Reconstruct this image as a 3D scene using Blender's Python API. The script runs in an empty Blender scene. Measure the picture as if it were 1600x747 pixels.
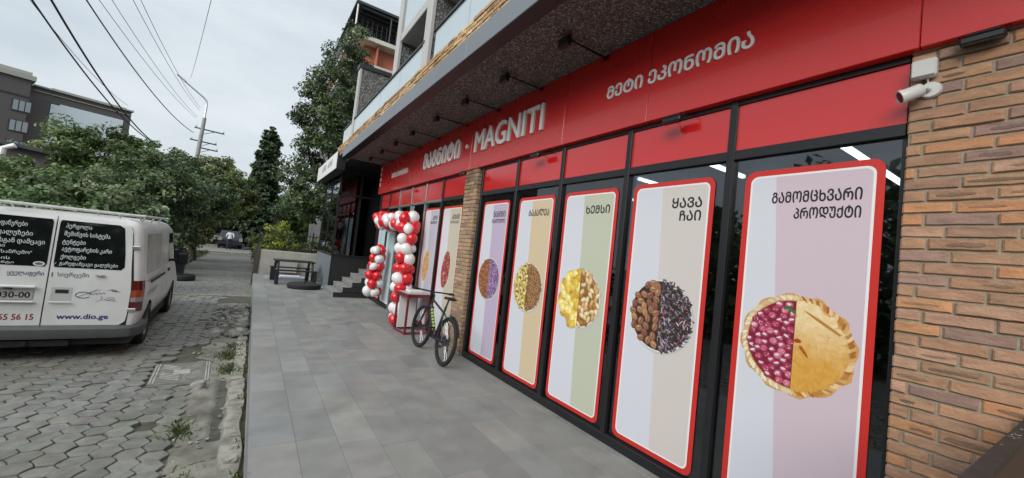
import bpy, math, random
import numpy as np
from mathutils import Vector, Matrix, noise
R_ = math.radians
scene = bpy.context.scene
COL = scene.collection
# ------------------------------------------------------------------ camera
CAMH = 1.65
def cam_rot(yaw, pitch, roll):
    cy, sy = math.cos(yaw), math.sin(yaw)
    f = Vector((sy*math.cos(pitch), cy*math.cos(pitch), math.sin(pitch)))
    r = Vector((cy, -sy, 0)); u = r.cross(f)
    r2 = r*math.cos(roll)+u*math.sin(roll); u2 = u*math.cos(roll)-r*math.sin(roll)
    return Matrix((r2, u2, -f)).transposed()
camd = bpy.data.cameras.new("camera")
cam = bpy.data.objects.new("camera", camd); COL.objects.link(cam)
camd.sensor_width = 36.0; camd.lens = 618.8/1600*36.0
camd.clip_start = 0.05; camd.clip_end = 3000
CROT = cam_rot(0.57612393, 0.04367349, 0.10863887)
cam.matrix_world = Matrix.Translation((0, 0, CAMH)) @ CROT.to_4x4()
scene.camera = cam
# ------------------------------------------------------------------ world
SUN_EL, SUN_AZ = R_(30), (-0.86, -0.51)
w = bpy.data.worlds.new("World"); scene.world = w; w.use_nodes = True
nt = w.node_tree; nt.nodes.clear()
N = nt.nodes.new; L = nt.links.new
wo = N("ShaderNodeOutputWorld"); bg = N("ShaderNodeBackground"); bg.inputs["Strength"].default_value = 0.1
sky = N("ShaderNodeTexSky"); sky.sky_type = 'NISHITA'; sky.sun_disc = False
sky.sun_elevation = SUN_EL; sky.sun_rotation = math.atan2(SUN_AZ[0], SUN_AZ[1])
sky.air_density = 1.5; sky.dust_density = 4
tc = N("ShaderNodeTexCoord"); sep = N("ShaderNodeSeparateXYZ"); L(tc.outputs["Generated"], sep.inputs[0])
mp = N("ShaderNodeMapping"); mp.inputs["Scale"].default_value = (1.3, 1.3, 4.0); L(tc.outputs["Generated"], mp.inputs[0])
nz = N("ShaderNodeTexNoise"); nz.inputs["Scale"].default_value = 1.7; nz.inputs["Detail"].default_value = 7; nz.inputs["Roughness"].default_value = .55
L(mp.outputs[0], nz.inputs["Vector"])
cr = N("ShaderNodeValToRGB"); cr.color_ramp.elements[0].position = .34; cr.color_ramp.elements[1].position = .68
cr.color_ramp.elements[0].color = (3.25, 3.68, 4.05, 1); cr.color_ramp.elements[1].color = (4.45, 4.78, 5.0, 1)
L(nz.outputs["Fac"], cr.inputs[0])
zm = N("ShaderNodeMapRange"); zm.inputs["From Min"].default_value = .56; zm.inputs["From Max"].default_value = 1.0
zm.inputs["To Min"].default_value = 1.0; zm.inputs["To Max"].default_value = 2.4; L(sep.outputs["Z"], zm.inputs["Value"])
ml = N("ShaderNodeVectorMath"); ml.operation = 'SCALE'; L(cr.outputs[0], ml.inputs[0]); L(zm.outputs[0], ml.inputs["Scale"])
mx = N("ShaderNodeMix"); mx.data_type = 'RGBA'; mx.inputs["Factor"].default_value = .93
L(sky.outputs[0], mx.inputs["A"]); L(ml.outputs[0], mx.inputs["B"]); L(mx.outputs["Result"], bg.inputs["Color"]); L(bg.outputs[0], wo.inputs[0])
# ------------------------------------------------------------------ sun behind the cloud (very soft)
sd = bpy.data.lights.new("sun", 'SUN'); sd.energy = 1.5; sd.angle = R_(42); sd.color = (1, .975, .94)
so = bpy.data.objects.new("sun", sd); COL.objects.link(so)
sv = Vector((SUN_AZ[0]*math.cos(SUN_EL), SUN_AZ[1]*math.cos(SUN_EL), math.sin(SUN_EL)))
so.rotation_euler = sv.to_track_quat('Z', 'Y').to_euler(); so.location = (-8, -6, 12)
vs = scene.view_settings
vs.view_transform = 'Standard'; vs.look = 'None'; vs.gamma = 1; vs.exposure = 0.9; vs.use_curve_mapping = False
scene.cycles.max_bounces = 8; scene.cycles.transparent_max_bounces = 12
scene.cycles.sample_clamp_indirect = 6

# ------------------------------------------------------------------ helpers
def lin(h):
    h = h.lstrip('#'); o = []
    for i in (0, 2, 4):
        c = int(h[i:i+2], 16)/255; o.append(c/12.92 if c <= .04045 else ((c+.055)/1.055)**2.4)
    return tuple(o)
def mat(name, col=(.5, .5, .5), rough=.6, metal=0., spec=.5, nscale=0, namt=.0, bump=0., bscale=None, attr=False, coat=0, rvar=0., emit=0, detail=6, stretch=None):
    m = bpy.data.materials.new(name); m.use_nodes = True
    t = m.node_tree; p = t.nodes["Principled BSDF"]
    p.inputs["Roughness"].default_value = rough; p.inputs["Metallic"].default_value = metal
    p.inputs["Specular IOR Level"].default_value = spec
    if coat: p.inputs["Coat Weight"].default_value = coat; p.inputs["Coat Roughness"].default_value = .08
    p.inputs["Base Color"].default_value = (*col, 1)
    src = None
    if attr:
        a = t.nodes.new("ShaderNodeVertexColor"); a.layer_name = "Col"; src = a.outputs["Color"]
    if nscale:
        g = t.nodes.new("ShaderNodeTexCoord"); n = t.nodes.new("ShaderNodeTexNoise")
        n.inputs["Scale"].default_value = nscale; n.inputs["Detail"].default_value = detail; n.inputs["Roughness"].default_value = .62
        v = g.outputs["Object"]
        if stretch:
            mm = t.nodes.new("ShaderNodeMapping"); mm.inputs["Scale"].default_value = stretch; t.links.new(v, mm.inputs[0]); v = mm.outputs[0]
        t.links.new(v, n.inputs["Vector"])
        r = t.nodes.new("ShaderNodeMapRange"); r.inputs["From Min"].default_value = .3; r.inputs["From Max"].default_value = .7
        r.inputs["To Min"].default_value = 1-namt; r.inputs["To Max"].default_value = 1+namt
        t.links.new(n.outputs["Fac"], r.inputs["Value"])
        s = t.nodes.new("ShaderNodeVectorMath"); s.operation = 'SCALE'
        if src: t.links.new(src, s.inputs[0])
        else: s.inputs[0].default_value = col
        t.links.new(r.outputs[0], s.inputs["Scale"]); src = s.outputs[0]
        if rvar:
            q = t.nodes.new("ShaderNodeMapRange"); q.inputs["From Min"].default_value = .3; q.inputs["From Max"].default_value = .7
            q.inputs["To Min"].default_value = max(0, rough-rvar); q.inputs["To Max"].default_value = min(1, rough+rvar)
            t.links.new(n.outputs["Fac"], q.inputs["Value"]); t.links.new(q.outputs[0], p.inputs["Roughness"])
    if src: t.links.new(src, p.inputs["Base Color"])
    if bump:
        g2 = t.nodes.new("ShaderNodeTexCoord"); n2 = t.nodes.new("ShaderNodeTexNoise"); n2.inputs["Scale"].default_value = bscale or 60
        n2.inputs["Detail"].default_value = 5; t.links.new(g2.outputs["Object"], n2.inputs["Vector"])
        b = t.nodes.new("ShaderNodeBump"); b.inputs["Strength"].default_value = bump; b.inputs["Distance"].default_value = .01
        t.links.new(n2.outputs["Fac"], b.inputs["Height"]); t.links.new(b.outputs[0], p.inputs["Normal"])
    if emit:
        p.inputs["Emission Color"].default_value = (*col, 1); p.inputs["Emission Strength"].default_value = emit
    return m
def glass(name, tint=(.5, .52, .53), rough=.02, base=.06):
    m = bpy.data.materials.new(name); m.use_nodes = True; t = m.node_tree; t.nodes.clear()
    o = t.nodes.new("ShaderNodeOutputMaterial"); tr = t.nodes.new("ShaderNodeBsdfTransparent"); tr.inputs[0].default_value = (*tint, 1)
    gl = t.nodes.new("ShaderNodeBsdfGlossy"); gl.inputs["Roughness"].default_value = rough; gl.inputs["Color"].default_value = (.9, .95, 1, 1)
    lw = t.nodes.new("ShaderNodeFresnel"); lw.inputs["IOR"].default_value = 1.5
    ad = t.nodes.new("ShaderNodeMath"); ad.operation = 'ADD'; ad.inputs[1].default_value = base; ad.use_clamp = True
    t.links.new(lw.outputs[0], ad.inputs[0]); mi = t.nodes.new("ShaderNodeMixShader")
    t.links.new(ad.outputs[0], mi.inputs[0]); t.links.new(tr.outputs[0], mi.inputs[1]); t.links.new(gl.outputs[0], mi.inputs[2]); t.links.new(mi.outputs[0], o.inputs[0])
    return m

class MB:
    def __init__(s): s.v = []; s.f = []; s.m = []; s.c = []
    def poly(s, pts, mi=0, col=(1, 1, 1)):
        i = len(s.v); s.v += [tuple(p) for p in pts]; s.f.append(tuple(range(i, i+len(pts)))); s.m.append(mi); s.c.append(col)
    def mesh(s, vs_, fs, mi=0, col=(1, 1, 1)):
        i = len(s.v); s.v += [tuple(p) for p in vs_]
        for f in fs: s.f.append(tuple(a+i for a in f)); s.m.append(mi); s.c.append(col)
    def box(s, x0, x1, y0, y1, z0, z1, mi=0, col=(1, 1, 1), ch=0.0):
        if x0 > x1: x0, x1 = x1, x0
        if y0 > y1: y0, y1 = y1, y0
        if z0 > z1: z0, z1 = z1, z0
        if ch <= 0:
            vs_ = [(x, y, z) for z in (z0, z1) for y in (y0, y1) for x in (x0, x1)]
            s.mesh(vs_, [(0, 2, 3, 1), (4, 5, 7, 6), (0, 1, 5, 4), (2, 6, 7, 3), (0, 4, 6, 2), (1, 3, 7, 5)], mi, col); return
        c = min(ch, (x1-x0)*.45, (y1-y0)*.45, (z1-z0)*.45); X = (x0, x1); Y = (y0, y1); Z = (z0, z1); vs_ = []; idx = {}
        for a in (0, 1):
            for b in (0, 1):
                for d in (0, 1):
                    sx, sy, sz = (1 if a == 0 else -1)*c, (1 if b == 0 else -1)*c, (1 if d == 0 else -1)*c
                    idx[a, b, d] = len(vs_); vs_ += [(X[a], Y[b]+sy, Z[d]+sz), (X[a]+sx, Y[b], Z[d]+sz), (X[a]+sx, Y[b]+sy, Z[d])]
        g = lambda a, b, d, k: idx[a, b, d]+k; fs = []
        for a in (0, 1):
            q = [g(a, 0, 0, 0), g(a, 1, 0, 0), g(a, 1, 1, 0), g(a, 0, 1, 0)]; fs.append(q if a else q[::-1])
            q = [g(0, a, 0, 1), g(1, a, 0, 1), g(1, a, 1, 1), g(0, a, 1, 1)]; fs.append(q[::-1] if a else q)
            q = [g(0, 0, a, 2), g(1, 0, a, 2), g(1, 1, a, 2), g(0, 1, a, 2)]; fs.append(q if a else q[::-1])
        for a in (0, 1):
            for b in (0, 1):
                fs.append([g(a, b, 0, 0), g(a, b, 0, 1), g(a, b, 1, 1), g(a, b, 1, 0)])
                fs.append([g(a, 0, b, 0), g(a, 0, b, 2), g(a, 1, b, 2), g(a, 1, b, 0)])
                fs.append([g(0, a, b, 1), g(0, a, b, 2), g(1, a, b, 2), g(1, a, b, 1)])
        for a in (0, 1):
            for b in (0, 1):
                for d in (0, 1): fs.append([g(a, b, d, 0), g(a, b, d, 1), g(a, b, d, 2)])
        s.mesh(vs_, fs, mi, col)
    def tube(s, pts, r, n=8, mi=0, col=(1, 1, 1), cap=True, closed=False):
        pts = [Vector(p) for p in pts]; k = len(pts); rs = r if isinstance(r, (list, tuple)) else [r]*k
        vs_ = []; up = None
        for i, p in enumerate(pts):
            a = pts[i-1] if (i > 0 or closed) else p; b = pts[(i+1) % k] if (i < k-1 or closed) else p
            t = (b-a).normalized()
            if up is None:
                up = Vector((0, 0, 1)) if abs(t.z) < .9 else Vector((1, 0, 0))
            sx = t.cross(up).normalized(); up = sx.cross(t).normalized()
            for j in range(n):
                an = 2*math.pi*j/n; vs_.append(p+sx*math.cos(an)*rs[i]+up*math.sin(an)*rs[i])
        fs = []
        for i in range(k if closed else k-1):
            i2 = (i+1) % k
            for j in range(n): fs.append((i*n+j, i*n+(j+1) % n, i2*n+(j+1) % n, i2*n+j))
        if cap and not closed: fs.append(tuple(range(n-1, -1, -1))); fs.append(tuple((k-1)*n+j for j in range(n)))
        s.mesh(vs_, fs, mi, col)
    def lathe(s, prof, n=24, axis='z', o=(0, 0, 0), mi=0, col=(1, 1, 1), closed=False):
        vs_ = []; k = len(prof)
        for r, h in prof:
            for j in range(n):
                a = 2*math.pi*j/n; c, d = r*math.cos(a), r*math.sin(a)
                q = (c, d, h) if axis == 'z' else ((h, c, d) if axis == 'x' else (d, h, c))
                vs_.append((q[0]+o[0], q[1]+o[1], q[2]+o[2]))
        fs = []
        for i in range(k if closed else k-1):
            i2 = (i+1) % k
            for j in range(n): fs.append((i*n+j, i*n+(j+1) % n, i2*n+(j+1) % n, i2*n+j))
        if not closed: fs.append(tuple(range(n-1, -1, -1))); fs.append(tuple((k-1)*n+j for j in range(n)))
        s.mesh(vs_, fs, mi, col)
    def build(s, name, mats, parent=None, smooth=False, loc=None):
        me = bpy.data.meshes.new(name); me.from_pydata(s.v, [], s.f)
        if not isinstance(mats, (list, tuple)): mats = [mats]
        for m in mats: me.materials.append(m)
        me.polygons.foreach_set("material_index", s.m)
        ca = me.color_attributes.new("Col", 'FLOAT_COLOR', 'CORNER')
        lt = np.array([len(f) for f in s.f]); cc = np.ones((len(lt), 4), np.float32); cc[:, :3] = np.array(s.c, np.float32)[:, :3]
        ca.data.foreach_set("color", np.repeat(cc, lt, axis=0).ravel())
        if smooth:
            me.polygons.foreach_set("use_smooth", [True]*len(s.f))
            if smooth != 'all': me.set_sharp_from_angle(angle=R_(35))
        me.update(); o = bpy.data.objects.new(name, me); COL.objects.link(o)
        if parent: o.parent = parent
        if loc: o.location = loc
        return o
def tag(o, label=None, cat=None, group=None, kind=None):
    if label: o["label"] = label
    if cat: o["category"] = cat
    if group: o["group"] = group
    if kind: o["kind"] = kind
    return o
def thing(name, label, cat, loc=(0, 0, 0), rz=0, group=None, rot=None):
    o = bpy.data.objects.new(name, None); COL.objects.link(o); o.empty_display_size = .2; o.location = loc
    o.rotation_euler = rot or (0, 0, rz); return tag(o, label, cat, group)
def copy_tree(o, parent=None):
    c = o.copy(); COL.objects.link(c)
    if parent: c.parent = parent
    for ch in list(o.children): copy_tree(ch, c)
    return c
_tcache = {}
def text_geo(s_, bold=0.):
    k = s_; bold = 0.
    if k in _tcache: return _tcache[k]
    cu = bpy.data.curves.new("lettering", 'FONT'); cu.body = s_; cu.size = 1; cu.offset = bold; cu.resolution_u = 3
    ob = bpy.data.objects.new("lettering", cu); COL.objects.link(ob)
    dg = bpy.context.evaluated_depsgraph_get(); me = ob.evaluated_get(dg).to_mesh()
    v = np.array([x.co[:] for x in me.vertices]).reshape(-1, 3); f = [tuple(p.vertices) for p in me.polygons]
    bpy.data.objects.remove(ob); bpy.data.curves.remove(cu)
    _tcache[k] = (v, f); return v, f
def put_text(mb, s_, o, u, v, width=None, height=None, align='L', bold=.012, depth=0., shear=0, mi=0, col=(1, 1, 1)):
    """o: anchor (baseline left or right), u/v unit vectors; scaled to width and/or cap height."""
    V, F = text_geo(s_, bold)
    if len(V) == 0: return
    o, u, v = Vector(o), Vector(u), Vector(v); n = u.cross(v)
    x0, x1 = V[:, 0].min(), V[:, 0].max(); y0, y1 = V[:, 1].min(), V[:, 1].max()
    sx = width/(x1-x0) if width else None; sy = height/(y1-y0) if height else None
    if sx is None: sx = sy
    if sy is None: sy = sx
    off = x0 if align == 'L' else (x1 if align == 'R' else (x0+x1)/2)
    pts = [o+u*((p[0]-off)*sx+shear*(p[1]-y0)*sy)+v*((p[1]-y0)*sy) for p in V]
    cnt = {}
    for f in F:
        for a_, b_ in zip(f, f[1:]+f[:1]): cnt[(a_, b_)] = 1
    if bold:      # thicken the strokes: a disc at every outline point, a band along every outline edge
        t = bold*.5*(sx+sy); ex = 0; used = set()
        for (i, j) in [e for e in cnt if (e[1], e[0]) not in cnt]:
            for q in (i, j):
                if q in used: continue
                used.add(q); ex += 1; h = depth+.00002*(ex % 23+1); c0 = pts[q]
                ring_ = [c0+(u*math.cos(k*math.pi/4)+v*math.sin(k*math.pi/4))*t for k in range(8)]
                mb.mesh([p+n*h for p in ring_]+(ring_ if depth else []), [tuple(range(8))]+([(8+k, 8+(k+1) % 8, (k+1) % 8, k) for k in range(8)] if depth else []), mi, col)
            d = pts[j]-pts[i]
            if d.length < 1e-6: continue
            sd2 = n.cross(d.normalized())*t; ex += 1; h = depth+.00002*(ex % 23+1)
            qd = [pts[i]-sd2, pts[j]-sd2, pts[j]+sd2, pts[i]+sd2]
            mb.mesh([p+n*h for p in qd]+(qd if depth else []), [(0, 1, 2, 3)]+([(4+k, 4+(k+1) % 4, (k+1) % 4, k) for k in range(4)] if depth else []), mi, col)
    if depth:
        k = len(pts); top = [p+n*depth for p in pts]
        mb.mesh(pts+top, [tuple(i+k for i in f) for f in F], mi, col)
        ed = [(a, b) for (a, b) in cnt if (b, a) not in cnt]
        mb.mesh(pts+top, [(a, b, b+k, a+k) for a, b in ed], mi, col)
    else: mb.mesh(pts, F, mi, col)
def rrect(x0, x1, z0, z1, r, n=6):
    o = []
    for cx, cz, a0 in ((x1-r, z0+r, -90), (x1-r, z1-r, 0), (x0+r, z1-r, 90), (x0+r, z0+r, 180)):
        for i in range(n+1): a = R_(a0+90*i/n); o.append((cx+r*math.cos(a), cz+r*math.sin(a)))
    return o
rnd = random.Random(7)
def vary(c, a, r=rnd):
    k = 1+r.uniform(-a, a); return tuple(max(0, x*k*(1+r.uniform(-a, a)*.25)) for x in c)
def mixc(a, b, t): return tuple(x*(1-t)+y*t for x, y in zip(a, b))

M = dict(
 tile=mat("stone_tile", rough=.55, attr=True, nscale=3.2, namt=.16, bump=.10, bscale=140, rvar=.15, detail=12),
 grout=mat("grout", (.13, .13, .122), .9),
 paver=mat("concrete_paver", rough=.88, attr=True, nscale=9, namt=.28, bump=.35, bscale=120),
 soil=mat("soil", (.078, .074, .056), .95, nscale=6, namt=.4, bump=.5, bscale=50),
 ground=mat("ground_earth", (.075, .085, .05), .95, nscale=.6, namt=.4),
 conc=mat("rough_concrete", (.19, .18, .148), .9, nscale=3.2, namt=.5, bump=.5, bscale=70, detail=10),
 kerb=mat("kerb_concrete", (.27, .255, .212), .9, nscale=7, namt=.5, bump=.5, bscale=60, detail=9),
 wallc=mat("wall_concrete", (.33, .32, .28), .9, nscale=1.4, namt=.22, bump=.15, bscale=30, detail=9),
 asphalt=mat("worn_asphalt", (.17, .165, .15), .9, nscale=1.5, namt=.25, bump=.2, bscale=90, detail=9),
 brick=mat("brick_face", rough=.85, attr=True, nscale=28, namt=.24, bump=.45, bscale=75, detail=8, stretch=(1, .35, 1.2)),
 mortar=mat("mortar", (.31, .26, .195), .95, nscale=30, namt=.2, bump=.3, bscale=120),
 black=mat("black_frame", (.012, .012, .014), .42),
 blackwall=mat("black_cladding", (.016, .017, .018), .45, nscale=2, namt=.15),
 grey=mat("grey_cladding", (.15, .17, .19), .45, nscale=.7, namt=.06),
 darkgrey=mat("dark_metal", (.028, .03, .034), .5),
 soffit=mat("pebbledash", (.05, .046, .043), .95),
 pebble=mat("pebble_wall", (.15, .15, .15), .95),
 red=mat("red_panel", (.58, .017, .015), .27, spec=.6, coat=.25, nscale=1.1, namt=.05, rvar=.06, bump=.012, bscale=2.2, detail=9),
 redglass=mat("red_spandrel", (.58, .014, .014), .14, spec=.6, coat=.5),
 redprint=mat("red_print", (.56, .028, .022), .4),
 white=mat("white_letter", (.8, .8, .8), .4),
 chrome=mat("aluminium", (.55, .56, .57), .3, metal=.85),
 ink=mat("ink", (.012, .011, .014), .5),
 print_=mat("print", rough=.33, attr=True),
 glass=glass("shop_glass", (.42, .45, .46), .02, .05),
 darkglass=glass("dark_glass", (.10, .11, .11), .02, .06),
 frost=mat("frosted_balustrade", (.42, .50, .54), .18, spec=.7, nscale=.8, namt=.06),
 tube=mat("lamp_tube", (.95, .98, 1), .5, emit=6),
 inwall=mat("interior_wall", (.12, .12, .12), .8),
 infloor=mat("interior_floor", (.2, .2, .2), .4),
 inceil=mat("interior_ceiling", (.05, .05, .055), .9),
 shelf=mat("shelf_goods", rough=.6, attr=True),
 plaster=mat("plaster", (.42, .42, .41), .85, nscale=1.5, namt=.08),
 whitepaint=mat("white_metal_paint", (.7, .7, .69), .4),
 van=mat("van_white_paint", (.70, .70, .68), .3, coat=.35, nscale=1.9, namt=.10, detail=9),
 vanglass=mat("van_window", (.008, .011, .011), .05, spec=.6),
 bumper=mat("bumper_plastic", (.085, .088, .09), .6, nscale=8, namt=.12),
 rubber=mat("rubber", (.014, .014, .014), .75, nscale=20, namt=.2),
 rim=mat("steel_rim", (.28, .28, .28), .45, metal=.6),
 lampred=mat("red_lens", (.12, .006, .008), .15, coat=.6),
 lampora=mat("orange_lens", (.36, .06, .015), .15, coat=.6),
 lampclear=mat("clear_lens", (.34, .28, .27), .15, coat=.6),
 inkblue=mat("blue_vinyl", (.03, .03, .16), .4), inkred=mat("red_vinyl", (.28, .02, .03), .4), inkwhite=mat("white_vinyl", (.62, .66, .66), .5), inkgrey=mat("grey_vinyl", (.12, .13, .18), .5),
 plate=mat("plate", (.42, .42, .38), .4),
 bred=mat("balloon_red", (.62, .014, .022), .22, spec=.5, coat=.3), bwhite=mat("balloon_white", (.78, .75, .76), .22, spec=.5, coat=.3),
 bike=mat("bicycle_paint", (.014, .017, .028), .3, coat=.4), neon=mat("neon_decal", (.32, .42, .05), .4),
 stand=mat("dark_red_metal", (.16, .010, .022), .35, coat=.3),
 bark=mat("bark", (.07, .06, .048), .95, nscale=14, namt=.4, bump=.8, bscale=25, stretch=(1, 1, .25)),
 iron=mat("black_iron", (.012, .012, .012), .5),
 wood=mat("black_stained_wood", (.014, .014, .016), .5, nscale=12, namt=.3, stretch=(1, 8, 8)),
 pole=mat("pole_concrete", (.30, .30, .29), .9, nscale=8, namt=.2), wire=mat("wire_rubber", (.02, .02, .022), .6),
 cctv=mat("white_plastic", (.62, .62, .60), .35), lens=mat("camera_lens", (.01, .01, .012), .1),
 brown=mat("brown_facade", (.095, .082, .083), .7, nscale=.4, namt=.08), tan=mat("pale_render", (.36, .35, .32), .8),
 curtain=mat("curtain_wall", (.62, .69, .73), .08, spec=.8), winglass=mat("far_window", (.25, .28, .30), .1),
 orange=mat("orange_render", (.42, .135, .085), .8, nscale=.8, namt=.12), cream=mat("cream_slab", (.50, .48, .42), .8, nscale=1, namt=.1),
 car=mat("dark_car_paint", (.012, .016, .03), .2, coat=.6), carw=mat("white_car_paint", (.6, .6, .6), .3, coat=.4),
 skin=mat("skin", (.30, .17, .12), .6), shirt=mat("white_shirt", (.66, .67, .74), .8, nscale=14, namt=.06), trousers=mat("dark_trousers", (.02, .024, .035), .8), hair=mat("hair", (.015, .012, .010), .7),
 iron_cover=mat("manhole_cast", (.36, .355, .32), .75, nscale=10, namt=.25),
 cover_dark=mat("manhole_base", (.165, .16, .14), .85, nscale=10, namt=.25),
 smear=mat("paint_smear", (.38, .37, .34), .7, nscale=30, namt=.3),
 ledge=mat("dark_ledge", (.030, .028, .026), .6, nscale=14, namt=.4),
)
def pebble_nodes(m, scale, c0, c1, c2):
    t = m.node_tree; p = t.nodes["Principled BSDF"]
    g = t.nodes.new("ShaderNodeTexCoord"); v = t.nodes.new("ShaderNodeTexVoronoi"); v.inputs["Scale"].default_value = scale
    t.links.new(g.outputs["Object"], v.inputs["Vector"])
    s = t.nodes.new("ShaderNodeSeparateColor"); t.links.new(v.outputs["Color"], s.inputs[0])
    r = t.nodes.new("ShaderNodeValToRGB"); r.color_ramp.elements[0].color = (*c0, 1); r.color_ramp.elements[1].color = (*c2, 1)
    e = r.color_ramp.elements.new(.72); e.color = (*c1, 1); t.links.new(s.outputs[0], r.inputs[0]); t.links.new(r.outputs[0], p.inputs["Base Color"])
    b = t.nodes.new("ShaderNodeBump"); b.invert = True; b.inputs["Strength"].default_value = .8; b.inputs["Distance"].default_value = .01
    t.links.new(v.outputs["Distance"], b.inputs["Height"]); t.links.new(b.outputs[0], p.inputs["Normal"])
pebble_nodes(M['soffit'], 75, (.055, .049, .046), (.15, .13, .12), (.40, .37, .34))
pebble_nodes(M['pebble'], 45, (.055, .055, .055), (.14, .14, .14), (.34, .34, .33))

# ------------------------------------------------------------------ ground, road, pavement
RZ = -0.42
b = MB(); b.poly([(-700, -700, RZ-.06), (700, -700, RZ-.06), (700, 700, RZ-.06), (-700, 700, RZ-.06)])
tag(b.build("ground", M['ground']), kind='structure')
def nz3(x, y, s, o=0): return noise.noise(Vector((x*s+o, y*s-o, o*.37)))
b = MB(); R0 = .112; rr = random.Random(3)
dx, dy = R0*1.5, R0*math.sqrt(3)
def verge(y): return -.50+.14*nz3(0, y, .9, 4)+.05*nz3(0, y, 5, 2)      # where pavers give way to broken concrete
for i in range(-46, 2):
    for j in range(5, 74):
        cx = i*dx; cy = j*dy+(dy/2 if i % 2 else 0)
        if cy > 14.3 or cx > verge(cy)+.02 or cx < -7.2: continue
        if -.98 < cx < -.2 and 6.42 < cy < 7.5: continue
        dist = cx-verge(cy)
        if dist > -.3 and rr.random() < .07: continue
        if -.75 < cx < -.1 and 7.5 < cy < 8.5: continue
        z = RZ+rr.gauss(0, .004)+.02*nz3(cx, cy, .35, 9)
        tx, ty = rr.gauss(0, .012), rr.gauss(0, .012)
        base = mixc((.20, .198, .178), (.172, .166, .138), min(1, max(0, .5+nz3(cx, cy, .6, 3)*1.3)))
        base = mixc(base, (.125, .13, .095), max(0, nz3(cx, cy, .5, 20))*.8)
        c = vary(base, .13, rr); g0 = .008+abs(rr.gauss(0, .004)); rot = rr.gauss(0, .025)
        top, mid, low = [], [], []
        for k in range(12):
            a = R_(30*k)+rot; rad = (R0 if k % 2 == 0 else R0*.866*(1+(.05 if k % 4 == 1 else -.04)))-g0*.6+rr.gauss(0, .0025)
            ca, sa = math.cos(a), math.sin(a)
            for lst, q, dz in ((top, rad-.006, 0), (mid, rad, -.005), (low, rad, -.05)): lst.append((cx+ca*q, cy+sa*q, z+dz+tx*ca*q*3+ty*sa*q*3))
        b.mesh(top+mid+low, [tuple(range(12))]+[(12+k, 12+(k+1) % 12, (k+1) % 12, k) for k in range(12)]+[(24+k, 24+(k+1) % 12, 12+(k+1) % 12, 12+k) for k in range(12)], 0, c)
# bedding soil, rectangular setts beyond, then worn asphalt
b.poly([(-7.4, -4, RZ-.024), (.17, -4, RZ-.024), (.17, 14.4, RZ-.024), (-7.4, 14.4, RZ-.024)], 1)
yy = 14.5; row = 0
while yy < 22.5:
    h = .115; xx = -5.2-(.11 if row % 2 else 0)
    while xx < .14:
        l = .2+rr.gauss(0, .008); z = RZ+rr.gauss(0, .003)
        c = vary((.21, .205, .185), .16, rr); b.box(xx+.006, xx+l-.006, yy+.006, yy+h-.006, RZ-.05, z, 0, c, ch=.008); xx += l
    yy += h; row += 1
b.poly([(-5.3, 14.4, RZ-.02), (.17, 14.4, RZ-.02), (.17, 22.6, RZ-.02), (-5.3, 22.6, RZ-.02)], 1)
b.box(-5.3, .15, 14.36, 14.47, RZ-.05, RZ+.008, 3)
b.box(-2.0, -1.0, 20.2, 20.45, RZ-.03, RZ+.012, 3)
b.poly([(-2.7, 22.5, RZ+.004), (.3, 22.5, RZ+.004), (.4, 36.5, RZ-.01), (-2.5, 36.5, RZ-.01)], 2)
b.poly([(-40, 37.0, RZ+.0), (30, 37.0, RZ+.0), (30, 47, RZ-.0), (-40, 47, RZ-.0)], 2)
tag(b.build("road", [M['paver'], M['soil'], M['asphalt'], M['kerb']]), kind='structure')
# far kerb of the crossing street
b = MB(); b.box(-6, .4, 36.5, 36.9, RZ-.1, RZ+.1, 0, ch=.03); b.box(-40, 30, 47, 47.4, RZ-.1, RZ+.12, 0, ch=.03)
tag(b.build("kerb", M['kerb']), kind='structure')
# broken concrete apron at the road's edge
b = MB(); nx, ny = 44, 300; xs = np.linspace(-.95, .10, nx); ys = np.linspace(2.6, 13.0, ny); P = []
for y in ys:
    vb = verge(y)
    for x in xs:
        z = RZ-.004+.016*nz3(x, y, 2.2, 1)+.012*nz3(x, y, 6, 5)+.006*nz3(x, y, 17, 8)
        e = (x-vb)
        if e < .12: z -= min(.05, (.12-e)*.16)
        tr = -.10+.03*nz3(0, y, 4, 6)
        if 4.75 < y < 6.6: z -= .05*max(0, 1-abs(x-tr)/.075)
        if -.75 < x < -.1 and 7.5 < y < 8.6: z = min(z, RZ-.02+.01*nz3(x, y, 3, 7))
        crack = abs(nz3(x, y, 1.6, 30)); z -= .022*max(0, 1-crack/.035)
        P.append((x, y, z))
b.mesh(P, [(j*nx+i, j*nx+i+1, (j+1)*nx+i+1, (j+1)*nx+i) for j in range(ny-1) for i in range(nx-1)])
tag(b.build("broken_concrete", M['conc'], smooth='all'), kind='structure')
# old low kerb beside the pavement
b = MB(); y = 2.0
while y < 9.0:
    l = rr.uniform(.3, .9)
    x0 = -.02+rr.gauss(0, .007); x1 = .120+rr.gauss(0, .005)
    n = 5; T = []
    for k in range(n): T.append((x0+rr.gauss(0, .009), y+l*k/(n-1)))
    T2 = [(x1+rr.gauss(0, .007), y+l*k/(n-1)) for k in range(n)]
    zt = RZ+.022+rr.gauss(0, .004); vs_ = [(p[0], p[1], zt+rr.gauss(0, .005)) for p in T]+[(p[0], p[1], zt+rr.gauss(0, .006)) for p in T2]+[(p[0]-.012, p[1], RZ-.05) for p in T]+[(p[0]+.012, p[1], RZ-.05) for p in T2]
    fs = []
    for k in range(n-1): fs += [(k, n+k, n+k+1, k+1), (2*n+k, k, k+1, 2*n+k+1), (n+k, 3*n+k, 3*n+k+1, n+k+1)]
    fs += [(0, 2*n, 3*n, n), (n-1, 2*n-1, 4*n-1, 3*n-1)]
    b.mesh(vs_, fs); y += l+rr.uniform(.0, .006)
tag(b.build("old_kerb", M['kerb']), kind='structure')
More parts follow.
